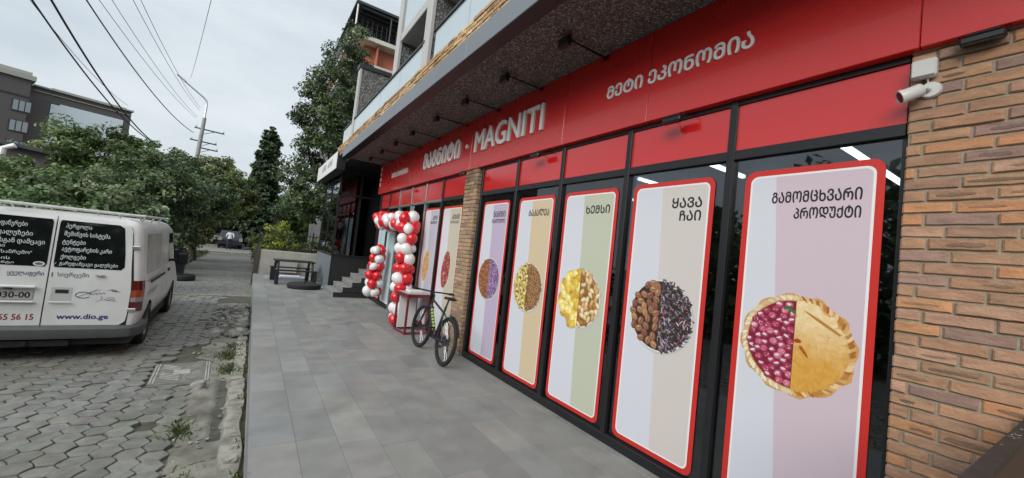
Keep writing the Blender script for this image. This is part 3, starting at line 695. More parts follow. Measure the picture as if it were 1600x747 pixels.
poster(3.56, 2.745, lin('#bcc0ad'), 'snacks', [("ᲮᲔᲛᲡᲘ", .34, .085, 2.2)], "greenish window poster with yellow chips and nuts in a round bowl", fy=.395)
poster(4.515, 3.735, lin('#cfbd9d'), 'grains', [("ᲑᲐᲙᲐᲚᲔᲐ", .43, .085, 2.2)], "tan window poster with pale pasta and brown grains in a bowl", fy=.385)
poster(5.51, 4.75, lin('#bbadc6'), 'icecream', [("ᲜᲐᲧᲘᲜᲘ", .33, .085, 2.21), ("ᲢᲙᲑᲘᲚᲔᲣᲚᲘ", .36, .06, 2.12)], "lilac window poster with brown and purple ice cream right of the brick pillar", fy=.375)
poster(7.12, 6.27, lin('#c4bcaa'), 'sausage', [("ᲫᲔᲮᲕᲘ", .30, .085, 2.21), ("ᲡᲝᲡᲘᲡᲘ", .36, .05, 2.13)], "beige window poster with red salami left of the brick pillar", fy=.40)
poster(8.06, 7.27, lin('#b5b8c4'), 'bread', [("ᲞᲣᲠᲘ", .25, .085, 2.21), ("ᲤᲣᲜᲗᲣᲨᲔᲣᲚᲘ", .36, .05, 2.13)], "pale window poster with a bread loaf just right of the balloon arch", fy=.34)
poster(10.74, 9.97, lin('#b9d0d2'), 'bottles', [], "pale bluish window poster seen between the two balloon columns", fy=.40, border=False)
poster(11.62, 10.84, lin('#b9d0d2'), 'bottles', [], "farthest pale window poster next to the black steps", fy=.40)

# ------------------------------------------------------------------ arm lamps on the soffit, small floodlights, camera, box
armg = "arm spotlights along the top of the red sign"
def arm_lamp():
    r = thing("arm_spotlight", "x", "spotlight", (0, 0, 0), 0, armg)
    b = MB(); b.tube([(.06, 0, 0), (-.55, 0, 0.0), (-.575, 0, -.012)], .011, 8); b.build("arm", M['black'], r, True)
    b = MB(); b.box(.0, .07, -.05, .05, -.03, .03, ch=.004); b.build("bracket", M['black'], r)
    b = MB(); b.box(-.60, -.55, -.075, .075, -.10, -.004, ch=.008); b.box(-.545, -.535, -.06, .06, -.09, -.015); b.tube([(-.575, -.08, -.05), (-.575, -.08, -.0), (-.575, .08, -.0), (-.575, .08, -.05)], .006, 6); b.build("lamp_head", M['black'], r)
    return r
L0_ = arm_lamp(); ys_ = [3.02, 4.14, 5.22, 6.3, 7.5, 8.6, 9.7, 10.8]
ordn = ["nearest", "second nearest", "third nearest", "fourth from the near end", "fourth from the far end", "third from the far end", "second from the far end", "farthest"]
for i, y in enumerate(ys_):
    o = L0_ if i == 0 else copy_tree(L0_); o.location = (2.90, y, 3.845); o["label"] = "black arm spotlight under the pebbled soffit, %s of the eight" % ordn[i]
def flood(loc, s, label, rz=0):
    r = thing("floodlight", label, "floodlight", loc, rz, "small black floodlights under the red sign")
    b = MB(); b.box(-.09*s, -.02*s, -.11*s, .11*s, -.075*s, -.02*s, ch=.012*s); b.box(-.085*s, -.03*s, -.09*s, .09*s, -.02*s, .0, ch=.006); b.build("housing", M['black'], r)
    b = MB(); b.box(-.082*s, -.028*s, -.098*s, .098*s, -.079*s, -.0755*s); b.build("lens", M['vanglass'], r)
    b = MB(); b.tube([(-.05*s, -.12*s, -.045*s), (-.02*s, -.12*s, .02*s), (.10*s, -.12*s, .03*s), (.10*s, .12*s, .03*s), (-.02*s, .12*s, .02*s), (-.05*s, .12*s, -.045*s)], .006*s, 6); b.build("bracket", M['black'], r)
    return r
flood((2.89, 2.1, 2.985), .8, "small black floodlight below the sign above the coffee poster")
flood((2.89, 4.05, 2.985), .8, "small black floodlight below the sign above the pasta poster")
flood((2.80, 5.93, 2.955), .8, "small black floodlight on top of the brick pillar")
flood((2.89, 9.2, 2.985), .8, "small black floodlight above the shop door")
flood((2.935, .395, 3.012), .70, "black floodlight mounted high on the brick wall right of the camera box")
jb = thing("junction_box", "white square junction box on the brick wall above the security camera", "junction box", (2.95, .60, 2.90))
b = MB(); b.box(-.05, 0, -.05, .05, -.05, .05, ch=.008); b.build("box", M['cctv'], jb); b = MB(); b.box(-.057, -.0505, -.045, .045, -.045, .045, ch=.003); b.build("lid", M['cctv'], jb)
cc = thing("security_camera", "white bullet security camera pointing along the shop front from the brick wall", "camera", (2.95, .575, 2.785))
b = MB(); b.lathe([(0, -.018), (.04, -.018), (.045, 0)], 20, 'x'); b.tube([(0, 0, 0), (-.05, .012, .0), (-.062, .03, -.004)], .013, 10); b.tube([(-.01, .01, .03), (-.02, .012, .07), (-.015, .01, .115)], .004, 6); b.build("mount", M['cctv'], cc, True)
hd = MB(); hd.lathe([(0, -.06), (.024, -.06), (.030, -.05), (.031, .05), (.034, .052), (.034, .075), (.028, .075), (.027, .068), (0, .068)], 22, 'y'); h = hd.build("housing", M['cctv'], cc, True); h.location = (-.072, .058, -.022); h.rotation_euler = (R_(-24), 0, R_(30)); h.scale = (1.15, .74, 1.15)
hd = MB(); hd.lathe([(0, .0685), (.026, .0685), (.026, .070), (0, .070)], 20, 'y'); g_ = hd.build("lens", M['lens'], h)

# ------------------------------------------------------------------ dark parapet at the bottom right
pr = thing("parapet", "low dark parapet with paint-smeared top against the brick wall at the right edge", "parapet", (2.2, .194, 0), R_(-.7))
b = MB(); b.box(-.85, .745, -.016, .016, .0, 1.17, ch=.004); b.build("panel", M['blackwall'], pr)
b = MB(); b.box(-.86, .748, -.020, .020, 1.172, 1.20, ch=.003); b.build("coping", M['ledge'], pr)
b = MB(); rr = random.Random(4)
for k in range(13):
    x, y = rr.gauss(.14, .10), rr.uniform(-.014, .012); n = 9; sx_, sy_ = rr.uniform(.004, .016), rr.uniform(.002, .006)
    b.poly([(x+sx_*math.cos(2*math.pi*q/n)*rr.uniform(.6, 1), y+sy_*math.sin(2*math.pi*q/n)*rr.uniform(.6, 1), 1.2012+.0001*k) for q in range(n)])
tag(b.build("paint_smear", M['smear'], pr), kind="stuff")

# ------------------------------------------------------------------ black entrance pavilion with steps
pv = thing("entrance_pavilion", "black glazed entrance pavilion on a plinth at the far end of the shop front", "pavilion", (2.8, 14.5, 0))
def pp_(b, name, m_, sm=False):
    o = b.build(name, m_, pv, sm); o.location = (-2.8, -14.5, 0); return o
b = MB(); b.box(2.10, 5.0, 13.42, 16.6, 0, 1.09, 0); b.box(2.085, 2.10, 13.40, 16.62, 0.0, 1.06, 1); b.box(2.07, 5, 13.38, 16.64, 1.09, 1.12, 0, ch=.005); pp_(b, "plinth", [M['blackwall'], M['grey']])
b = MB()
for x, y in ((2.12, 13.45), (2.12, 15.0), (2.12, 16.5), (2.75, 13.45), (3.6, 13.45)): b.box(x-.03, x+.03, y-.03, y+.03, 1.12, 3.72)
b.box(2.09, 2.16, 13.42, 16.55, 3.0, 3.06); b.box(2.09, 4, 13.42, 13.48, 3.0, 3.06); pp_(b, "frame", M['black'])
b = MB(); b.box(2.115, 2.125, 13.48, 16.5, 1.12, 3.72); pp_(b, "side_glass", M['darkglass'])
b = MB(); b.box(2.15, 4.0, 13.445, 13.455, 1.12, 3.72); pp_(b, "front_glass", M['darkglass'])
b = MB(); b.box(2.02, 5, 11.9, 16.7, 3.88, 4.05); b.box(2.06, 5, 13.4, 16.65, 3.72, 3.88); pp_(b, "roof", M['blackwall'])
b = MB(); b.box(3.35, 5, 11.86, 13.4, 0, 3.88); b.box(3.02, 3.36, 11.72, 11.9, 0, 3.88); pp_(b, "wall", M['blackwall'])
b = MB(); b.box(3.9, 5, 16.2, 16.5, 1.1, 3.8, 0, (.06, .05, .05)); b.box(4.8, 5, 13.5, 16.5, 1.1, 3.8, 0, (.05, .05, .06))
b.box(2.9, 3.15, 15.2, 15.5, 1.12, 2.4, 0, (.25, .36, .42)); b.box(2.45, 2.8, 15.0, 15.4, 1.12, 1.8, 0, (.3, .06, .05)); b.box(3.25, 3.5, 15.4, 15.6, 1.12, 2.2, 0, (.16, .22, .28)); b.box(2.3, 2.5, 14.6, 14.9, 1.12, 1.7, 0, (.2, .12, .08)); pp_(b, "interior_fittings", M['shelf'])
st = thing("steps", "short flight of pale stone steps with black sides up to the black entrance", "steps", (2.6, 12.6, 0))
b = MB(); b2 = MB()
for k in range(6):
    x0 = 2.02+.235*k; z = .145*(k+1)
    b2.box(x0, 3.36, 11.80, 11.83, z-.145, z-.012); b2.box(x0+.01, 3.36, 11.83, 13.36, z-.145, z-.03); b.box(x0-.015, x0+.219 if k < 5 else 3.36, 11.834, 13.36, z-.03, z, 0, (.27, .27, .26), ch=.004); b.box(x0-.004, x0+.012, 11.834, 13.36, z-.145, z-.031, 0, (.22, .22, .215))
for q, nm, m_ in ((b, "treads", M['tile']), (b2, "side_panel", M['blackwall'])): o = q.build(nm, m_, st); o.location = (-2.6, -12.6, 0)
sb = thing("signboard", "white lightbox signboard with grey lettering on the corner of the black pavilion", "sign", (1.85, 14.7, 3.95))
b = MB(); b.box(-.05, .20, -2.1, 2.1, -.30, .24, ch=.01); b.build("casing", M['blackwall'], sb)
b = MB(); b.box(-.062, -.051, -2.08, 2.08, -.285, .225); b.build("face", M['whitepaint'], sb)
b = MB()
for k, s_ in enumerate(("ᲙᲐᲤᲔ", "ᲑᲐᲠᲘ")): put_text(b, s_, (-.0635, .9-1.3*k, -.09), U, V_, width=.9, height=.2, bold=.02)
b.build("lettering", M['inkgrey'], sb)

# ------------------------------------------------------------------ balloons
def balloon_mesh(m_, nm):
    b = MB(); n = 18; prof = []
    for i in range(15):
        a = math.pi*i/14; r = math.sin(a); h = -math.cos(a); r *= (1-.10*max(0, -h)); prof.append((max(.004, .125*r), .135*h*(1.08 if h < 0 else 1)))
    b.lathe(prof, n); b.lathe([(.010, -.148), (.016, -.160), (.006, -.146)], 8)
    o = b.build(nm, m_, None, 'all'); return o
B0 = [balloon_mesh(M['bred'], "red_balloon"), balloon_mesh(M['bwhite'], "white_balloon")]; first = [True, True]
rb = random.Random(12)
glab = [["red balloon in the tall right column of the balloon arch", "white balloon in the tall right column of the balloon arch"], ["red balloon in the top span of the balloon arch", "white balloon in the top span of the balloon arch"], ["red balloon in the short left column of the balloon arch", "white balloon in the short left column of the balloon arch"]]
ggrp = ["balloons of the right column", "balloons of the arch top", "balloons of the left column"]
def put_balloon(p, ci, sec, s):
    o = B0[ci]
    if not first[ci]: o = o.copy(); COL.objects.link(o)
    first[ci] = False
    o.location = p; o.scale = (s, s, s); o.rotation_euler = (rb.uniform(-.9, .9), rb.uniform(-.9, .9), rb.uniform(0, 6)); tag(o, glab[sec][ci], "balloon", ("red " if ci == 0 else "white ")+ggrp[sec])
def column(sec, p0, p1, n, rad, ph):
    p0, p1 = Vector(p0), Vector(p1); d = (p1-p0).normalized(); e1 = d.cross(Vector((.31, .2, .9) if abs(d.z) < .8 else (1, 0, .1))).normalized(); e2 = d.cross(e1)
    for i in range(n):
        c = p0+(p1-p0)*(i/(n-1)); 
        for k in range(4):
            a = ph+k*math.pi/2+(i % 2)*math.pi/4; q = c+e1*math.cos(a)*rad+e2*math.sin(a)*rad+Vector((rb.gauss(0, .012), rb.gauss(0, .012), rb.gauss(0, .012)))
            ci = 0 if ((k+i//2) % 2 == 0) != (rb.random() < .18) or rb.random() < .22 else 1
            if q.z < .13: q.z = .135
            if q.x > 2.84: q.x = 2.84
            put_balloon(q, ci, sec, rb.uniform(.76, 1.04))
column(0, (2.66, 8.02, .15), (2.64, 8.0, 1.98), 10, .112, .4)
column(1, (2.66, 8.05, 2.13), (2.66, 10.25, 2.20), 11, .125, .2)
column(2, (2.68, 10.25, 1.45), (2.68, 10.35, .40), 6, .112, .6)

# ------------------------------------------------------------------ red metal stand in front of the arch
sd_ = thing("display_stand", "dark red metal cube stand with white panels beside the balloon column", "stand", (2.70, 7.42, 0), R_(4))
b = MB(); hw, hd_ = .20, .26
for sx in (-1, 1):
    for sy in (-1, 1): b.box(sx*hw-.018, sx*hw+.018, sy*hd_-.018, sy*hd_+.018, 0, .72, ch=.003)
for z in (.03, .70):
    for sx in (-1, 1): b.box(sx*hw-.0175, sx*hw+.0175, -hd_+.018, hd_-.018, z-.017, z+.017)
    for sy in (-1, 1): b.box(-hw+.018, hw-.018, sy*hd_-.0175, sy*hd_+.0175, z-.017, z+.017)
b.build("frame", M['stand'], sd_)
b = MB(); b.box(-hw-.03, hw+.03, -hd_-.03, hd_+.03, .722, .75, ch=.004); b.build("top", M['stand'], sd_)
b = MB(); b.box(-hw+.0, hw-.0, -hd_+.0, hd_-.0, .7505, .753); b.build("top_inlay", M['plate'], sd_)
b = MB(); b.box(-hw+.03, hw-.02, hd_-.06, hd_-.03, .05, .68); b.build("back_panel", M['whitepaint'], sd_)
b = MB(); b.box(-.12, .14, -.10, .12, .7535, .80, ch=.01); o = b.build("leaflet_box", M['whitepaint'], None); o.parent = sd_

# ------------------------------------------------------------------ bicycle
bk = thing("bicycle", "dark mountain bike with yellow-green decals leaning by the brick pillar", "bicycle", (2.44, 5.76, 0), 0, rot=(0, R_(7), R_(-2)))
WR = .345; ry, fy_ = -.53, .55
def wheel(y, name_steer=0):
    b = MB(); b.lathe([(.285, -.014), (.305, -.014), (.312, -.008), (.312, .008), (.305, .014), (.285, .014)], 40, 'x', closed=True); rim = b.build("wheel", M['black'], bk, True)
    b = MB(); prof = [(.322+.024*math.cos(a), .026*math.sin(a)) for a in [2*math.pi*k/10 for k in range(10)]]; b.lathe(prof, 44, 'x', closed=True)
    for k in range(66):
        a = 2*math.pi*k/66; 
        for sx in (-.012, .012): b.box(sx-.007, sx+.007, -.008, .008, .343, .349) if False else None
    b.build("tyre", M['rubber'], rim, True)
    b = MB()
    for k in range(28):
        a = 2*math.pi*k/28; a2 = a+(.5 if k % 2 else -.5); sx = .028 if k % 4 < 2 else -.028
        b.tube([(sx, .02*math.cos(a2), .02*math.sin(a2)), (0, .288*math.cos(a), .288*math.sin(a))], .0013, 4)
    b.build("spokes", M['chrome'], rim)
    b = MB(); b.lathe([(.012, -.055), (.022, -.032), (.016, -.02), (.016, .02), (.022, .032), (.012, .055)], 16, 'x'); b.lathe([(.0, -.030), (.08, -.030), (.08, -.028), (0, -.028)], 24, 'x'); b.build("hub", M['darkgrey'], rim, True)
    rim.location = (0, y, WR); return rim
wr_ = wheel(ry); wf = wheel(fy_); wf.rotation_euler = (0, 0, R_(6))
BB = (0, -.10, .31); ST = (0, -.27, .80); HT = (0, .30, .84); HB = (0, .345, .71)
b = MB()
b.tube([BB, (0, .33, .74)], .023, 10); b.tube([(0, -.235, .70), (0, .305, .82)], .018, 10); b.tube([BB, ST], .017, 10); b.tube([HT, HB], .023, 10); b.lathe([(.024, -.04), (.024, .04)], 14, 'x', BB)
for sx in (-1, 1):
    b.tube([(sx*.02, -.12, .31), (sx*.06, -.35, .33), (sx*.065, ry, WR)], .010, 8); b.tube([(sx*.012, -.235, .70), (sx*.055, -.38, .56), (sx*.065, ry, WR)], .009, 8)
b.build("frame", M['bike'], bk, True)
b = MB()
for k in range(7):
    t0, t1 = .18+.10*k, .235+.10*k; p = lambda t: (0, BB[1]+(.33-BB[1])*t, BB[2]+(.74-BB[2])*t)
    b.tube([p(t0), p(t1)], .0245, 10)
b.build("decal", M['neon'], bk, True)
b = MB(); b.tube([HB, (0, .36, .68)], .02, 10); b.tube([(-.055, .365, .69), (.055, .365, .69)], .02, 8)
for sx in (-1, 1): b.tube([(sx*.055, .365, .70), (sx*.058, .43, .55), (sx*.06, fy_, WR)], [.017, .018, .014], 8)
b.build("fork", M['bike'], bk, True)
hb = MB(); hb.tube([(0, .30, .84), (0, .295, .90)], .015, 8); hb.tube([(0, .295, .89), (0, .37, .93)], .015, 8); hb.tube([(-.37, .33, .955), (-.12, .372, .945), (0, .375, .935), (.12, .372, .945), (.37, .33, .955)], .0125, 8); o = hb.build("handlebar", M['black'], bk, True); o.rotation_euler = (0, 0, R_(0))
for sx in (-1, 1):
    g_ = MB(); g_.tube([(sx*.27, .347, .952), (sx*.385, .328, .956)], .017, 8); g_.build("grip", M['rubber'], o, True)
    g_ = MB(); g_.tube([(sx*.24, .352, .945), (sx*.25, .40, .935), (sx*.34, .405, .925)], .006, 6); g_.build("brake_lever", M['chrome'], o, True)
sdl = MB(); secs = [(-.44, .075, .0), (-.38, .08, .006), (-.30, .055, -.002), (-.22, .026, -.006), (-.16, .018, -.012)]; vs_ = []
for y, wd, dz in secs:
    for k in range(10): a = 2*math.pi*k/10; vs_.append((wd*math.cos(a), y, .93+dz+.022*math.sin(a)))
sdl.mesh(vs_, [(i*10+k, i*10+(k+1) % 10, (i+1)*10+(k+1) % 10, (i+1)*10+k) for i in range(4) for k in range(10)]+[tuple(range(9, -1, -1)), tuple(40+k for k in range(10))]); sdl.build("saddle", M['rubber'], bk, True)
b = MB(); b.tube([ST, (0, -.315, .915)], .0135, 8); b.build("seat_post", M['darkgrey'], bk, True)
b = MB(); b.lathe([(.085, .046), (.085, .050)], 28, 'x', BB); b.lathe([(.055, .040), (.055, .044)], 28, 'x', BB); b.tube([(.06, -.10, .31), (.075, -.02, .16)], .011, 8); b.tube([(-.06, -.10, .31), (-.075, -.18, .46)], .011, 8); cs = b.build("crankset", M['black'], bk, True)
for p in ((.125, -.02, .16), (-.125, -.18, .46)): b = MB(); b.box(p[0]-.05, p[0]+.05, p[1]-.04, p[1]+.04, p[2]-.011, p[2]+.011, ch=.004); b.build("pedal", M['black'], cs)
b = MB(); b.tube([(.047, -.10, .393), (.045, ry, .40)], .005, 5); b.tube([(.047, -.10, .227), (.045, ry+.03, .22), (.045, ry+.01, .27)], .005, 5); b.box(.04, .06, ry-.01, ry+.03, .20, .30, ch=.005); b.lathe([(.055, .030), (.052, .045), (.03, .05)], 20, 'x', (0, ry, WR)); b.build("chain", M['darkgrey'], bk)
b = MB(); pts = [(0, ry-.37*math.cos(R_(a)), WR+.37*math.sin(R_(a))) for a in (20, 35, 50, 65, 80, 95)]; vs_ = []
for p in pts: vs_ += [(-.03, p[1], p[2]-.006), (0, p[1], p[2]+.006), (.03, p[1], p[2]-.006), (0, p[1], p[2]+.002)]
b.mesh(vs_, [(i*4+k, i*4+(k+1) % 4, i*4+4+(k+1) % 4, i*4+4+k) for i in range(5) for k in range(4)]+[(0, 1, 2, 3), (23, 22, 21, 20)]); b.build("mudguard", M['black'], bk, True)

# ------------------------------------------------------------------ picnic table, umbrella base, wall, fence
tb = thing("picnic_table", "black wooden picnic table with two benches on the far end of the pavement", "table", (1.25, 15.0, 0), R_(4))
b = MB()
for k in range(4): b.box(-.58, .58, -.36+k*.182, -.19+k*.182, .69, .73, ch=.006)
b.build("tabletop", M['wood'], tb)
for sy in (-1, 1):
    b = MB(); b.box(-.62, .62, sy*.62-.13, sy*.62-.01, .42, .455, ch=.006); b.box(-.62, .62, sy*.62+.01, sy*.62+.13, .42, .455, ch=.006); b.build("bench", M['wood'], tb)
for sx in (-1, 1):
    for sy in (-1, 1):
        b = MB(); b.tube([(sx*.5, sy*.28, .70), (sx*.5, sy*.52, .0)], .038, 4); b.build("leg", M['wood'], tb)
        b = MB(); b.box(sx*.54-.04, sx*.54+.04, sy*.72-.03, sy*.72+.03, 0, .42, ch=.005); b.box(sx*.54-.04, sx*.54+.04, sy*.54-.03, sy*.54+.03, 0, .42, ch=.005); b.build("bench_leg", M['wood'], tb)
ub = thing("umbrella_base", "round black rubber base lying on the tiles in front of the picnic table", "umbrella base", (1.47, 13.55, 0))
b = MB(); b.lathe([(.40, 0), (.455, .02), (.47, .07), (.465, .12), (.42, .15), (.20, .155), (.05, .156)], 36); b.build("disc", M['rubber'], ub, True)
b = MB(); b.lathe([(.04, .15), (.04, .2), (.03, .2)], 14); b.build("socket", M['darkgrey'], ub, True)
cb = MB(); cb.box(-.35, .35, -.03, .03, 0, .5, ch=.01); o = cb.build("electrical_cabinet", M['tan']); o.location = (1.2, 17.3, .1); tag(o, "grey cabinet panel on the concrete wall behind the picnic table", "cabinet")
sh = MB(); sh.box(-.5, .5, -.3, .3, 0, .05, 0, (.35, .4, .5), ch=.01); sh.box(-.3, .35, -.2, .25, .051, .09, 0, (.6, .6, .62), ch=.01); o = sh.build("plastic_sheet", M['shelf']); o.location = (1.25, 16.3, 0); tag(o, "folded blue and white plastic sheet under the picnic table", "sheet")
b = MB(); b.box(.24, 6, 17.42, 17.66, -.5, .90, ch=.015); o = b.build("garden_wall", M['wallc']); tag(o, "low pale concrete wall behind the picnic table", "wall")
b = MB(); b.box(.12, .30, 17.40, 17.68, -.5, 1.05, ch=.01); o = b.build("gate_post", M['bark']); tag(o, "dark weathered post at the left end of the concrete wall", "post")
b = MB(); b.box(.14, .34, 17.7, 36, -.5, .55, ch=.02); o = b.build("garden_wall", M['wallc']); tag(o, "long low wall running along the street beyond the picnic table", "wall")
fe = thing("iron_fence", "black iron bar fence on top of the low wall behind the picnic table", "fence", (2.5, 17.54, .9))
b = MB(); b.box(-2.3, 3.4, -.015, .015, .06, .09); b.box(-2.3, 3.4, -.015, .015, .64, .67); b.build("rail", M['iron'], fe)
b = MB()
for k in range(48): x = -2.28+k*.118; b.tube([(x, 0, 0), (x, 0, .74), (x, 0, .80)], [.008, .008, .002], 5)
b.build("bars", M['iron'], fe)
for x in (-2.3, -.5, 1.3, 3.1): b = MB(); b.box(x-.025, x+.025, -.025, .025, 0, .82); b.build("post", M['iron'], fe)
ty = MB(); ty.lathe([(.19, -.09), (.30, -.105), (.33, -.06), (.33, .06), (.30, .105), (.19, .09)], 32, 'z', closed=True); ty.lathe([(.0, -.02), (.19, -.06), (.19, .06), (0, .02)], 24); o = ty.build("tyre", M['rubber'], None, True); o.location = (-1.85, 17.8, RZ+.105); tag(o, "old black tyre lying flat on the road beyond the van", "tyre")
bn = MB(); bn.lathe([(.26, 0), (.30, .05), (.33, .75), (.36, .8), (.36, .86), (.2, .92)], 20); o = bn.build("waste_bin", M['darkgrey'], None, True); o.location = (-2.35, 19.6, RZ); tag(o, "dark waste bin under the roadside trees beyond the van", "bin")

# ------------------------------------------------------------------ van
VX, VY = -2.235, 7.86
van = thing("van", "white panel van with Georgian lettering on its dark rear windows and a roof rack", "van", (VX, VY, RZ), R_(1.8))
HWP = [(z_, w_*.975) for z_, w_ in [(.30, .90), (.42, .955), (.62, .985), (.95, .99), (1.12, .975), (1.30, .955), (1.60, .93), (1.82, .905), (1.91, .875), (1.965, .82), (1.995, .72), (2.010, .40), (2.015, 0)]]
def lean(z): return .06*(z-.3)/1.7 + (.05*((z-1.88)/.14)**2 if z > 1.88 else 0)
def topz(y):
    for (a, za), (c_, zc) in zip([(0, 2.015), (3.1, 2.015), (3.5, 1.95), (4.1, 1.32), (4.6, 1.12), (4.8, .95)], [(3.1, 2.015), (3.5, 1.95), (4.1, 1.32), (4.6, 1.12), (4.8, .95), (4.95, .7)]):
        if y <= c_: return za+(zc-za)*(y-a)/(c_-a)
    return .7
half = HWP; ring_n = 2*len(half)-1+1
def ring(y, shrink=1., rear=False, dy=0.):
    tz = topz(y); pts = []
    for z, hw_ in half:
        zz = .30+(z-.30)*(tz-.30)/1.715; yy_ = y+(lean(zz) if rear else 0)
        pts.append((hw_*shrink, yy_+dy, zz))
    L_ = [(-p[0], p[1], p[2]) for p in pts[:-1]][::1]
    return pts+[L_[i] for i in range(len(L_)-1, -1, -1)]
rings = [ring(0, .915, True), ring(0, .948, True, .010), ring(0, .975, True, .035), ring(0, .992, True, .085), ring(0, 1, True, .16), ring(.45, 1, False)] 
for y in (.8, 1.6, 2.4, 3.1, 3.5, 3.8, 4.1, 4.4, 4.6): rings.append(ring(y, 1))
rings += [ring(4.78, .95), ring(4.9, .85), ring(4.95, .7)]
b = MB(); nr = len(rings[0]); vs_ = [p for r_ in rings for p in r_]
fs = [(i*nr+k, (i+1)*nr+k, (i+1)*nr+(k+1) % nr, i*nr+(k+1) % nr) for i in range(len(rings)-1) for k in range(nr)]
fs += [tuple(range(nr)), tuple(len(rings)*nr-1-k for k in range(nr))]
b.mesh(vs_, fs); body = b.build("body", [M['van'], M['rubber']], van, True)
cut = MB()
for y in (.86, 3.79): cut.lathe([(.38, -1.2), (.38, 1.2)], 36, 'x', (0, y, .33))
co = cut.build("cutter", M['rubber'], van)
bm_ = body.modifiers.new("arch", 'BOOLEAN'); bm_.operation = 'DIFFERENCE'; bm_.object = co; bm_.solver = 'EXACT'
try: bm_.material_mode = 'TRANSFER'
except Exception: pass
bpy.context.view_layer.update(); dg = bpy.context.evaluated_depsgraph_get()
nm_ = bpy.data.meshes.new_from_object(body.evaluated_get(dg)); body.modifiers.clear(); body.data = nm_; bpy.data.objects.remove(co)
def rp(x, z, off): return (x, lean(z)-off, z)
def rpanel(name, outline, off, m_, parent=van, thick=.006, loc=None):
    b = MB(); n = len(outline); # subdivide vertical edges so panel follows the lean
    fr = [rp(x, z, off) for x, z in outline]; bk_ = [rp(x, z, off-thick) for x, z in outline]
    b.mesh(fr+bk_, [tuple(range(n))]+[(n+k, n+(k+1) % n, (k+1) % n, k) for k in range(n)]); return b.build(name, m_, parent)
# rear doors, each a slightly proud panel
def door_out(s):
    o = []
    for z in (.47, .62, .95, 1.12, 1.30, 1.60, 1.82, 1.90, 1.955):
        hw_ = np.interp(z, [p[0] for p in half], [p[1] for p in half])*.955-.055; o.append((hw_, z))
    o[0] = (o[0][0]-.05, o[0][1]); o[-1] = (o[-1][0]-.05, o[-1][1])
    inn = [(.006, z) for _, z in reversed(o)]; r_ = o+inn
    return r_ if s > 0 else [(-x, z) for x, z in reversed(r_)]
def strip_panel(name, s, off, m_, parent):
    """door skin as a vertical strip so it follows the leaning rear face"""
    zz = [.47, .52, .62, .95, 1.12, 1.30, 1.60, 1.82, 1.90, 1.955]; b = MB(); P1 = []; P2 = []
    for z in zz:
        hw_ = float(np.interp(z, [p[0] for p in half], [p[1] for p in half]))*.915-.045
        if z == .47: hw_ -= .05
        if z == 1.955: hw_ -= .03
        P1.append(hw_); 
    n = len(zz); vs_ = [rp(s*.007, z, off) for z in zz]+[rp(s*w_, z, off) for z, w_ in zip(zz, P1)]+[rp(s*.007, z, off-.02) for z in zz]+[rp(s*w_, z, off-.02) for z, w_ in zip(zz, P1)]
    fs = []
    for k in range(n-1): fs += [(k, n+k, n+k+1, k+1), (n+k, 3*n+k, 3*n+k+1, n+k+1), (2*n+k, k, k+1, 2*n+k+1)]
    fs += [(0, 2*n, 3*n, n), (n-1, 2*n-1, 4*n-1, 3*n-1)]
    if s < 0: fs = [f[::-1] for f in fs]
    b.mesh(vs_, fs); return b.build(name, m_, parent)
OFF = .012
doors = {s: strip_panel("rear_door", s, OFF, M['van'], van) for s in (1, -1)}
b = MB(); b.box(-.95, .95, .03, .06, .44, 1.97); 
sm = MB(); zz = [.45, 1.0, 1.5, 1.965]; sm.mesh([rp(-.84, .45, .002), rp(.84, .45, .002), rp(.855, 1.1, .002), rp(.77, 1.80, .002), rp(.72, 1.86, .002), rp(-.72, 1.86, .002), rp(-.77, 1.80, .002), rp(-.855, 1.1, .002)], [(0, 1, 2, 7), (7, 2, 3, 6), (6, 3, 4, 5)]); sm.build("door_gap", M['rubber'], van)
for s in (1, -1):
    D = doors[s]; b = MB(); zz = [1.255, 1.30, 1.5, 1.7, 1.86, 1.90]; w0 = [.70, .735, .72, .695, .675, .62]; n = len(zz)
    vs_ = [rp(s*(.030 if k not in (0, n-1) else .045), z, OFF+.004) for k, z in enumerate(zz)]+[rp(s*w_, z, OFF+.004) for z, w_ in zip(zz, w0)]
    fs = [(k, n+k, n+k+1, k+1) for k in range(n-1)]; b.mesh(vs_, fs if s > 0 else [f[::-1] for f in fs]); b.build("rear_window", M['vanglass'], D)
    b = MB(); pts = [rp(s*.10 if s > 0 else -.52, .82, OFF+.003)]
    zs_ = [(.79, .99)]
    x0, x1 = (.05, .25) if s > 0 else (-.70, -.10)
    b.mesh([rp(x0, .80, OFF+.002), rp(x1, .80, OFF+.002), rp(x1, .985, OFF+.002), rp(x0, .985, OFF+.002)], [(0, 1, 2, 3)]); b.build("recess", mat("recess_shade_white", (.50, .505, .49), .35), D)  # flat patch on the door skin; the recess shade is its darker white
b = MB(); b.mesh([rp(.09, .905, OFF+.006), rp(.215, .905, OFF+.006), rp(.215, .955, OFF+.006), rp(.09, .955, OFF+.006)], [(0, 1, 2, 3)]); b.build("handle_recess", M['rubber'], doors[1])
b = MB(); 
pth = [(.03, .775), (.27, .775)]; b.box(.04, .26, -.030, -.010, .775, .795, ch=.006); o = b.build("trim", M['van'], doors[1])
b = MB(); b.box(-.72, -.08, -.036, -.0, .77, .795, ch=.008); b.box(-.72, -.08, -.045, -.0, .965, 1.0, ch=.010); b.build("trim", M['van'], doors[-1])
b = MB(); b.box(-.36, -.28, -.040, -.02, .95, .985, ch=.006); b.build("handle_recess", M['rubber'], doors[-1])
b = MB(); b.lathe([(.0, -.0), (.055, -.006), (.045, -.022), (0, -.026)], 18, 'y', (0, 0, 0)); o = b.build("handle", M['chrome'], doors[1], True); o.location = (.50, lean(1.165)-OFF-.002, 1.165); o.scale = (1.0, 1, .32)
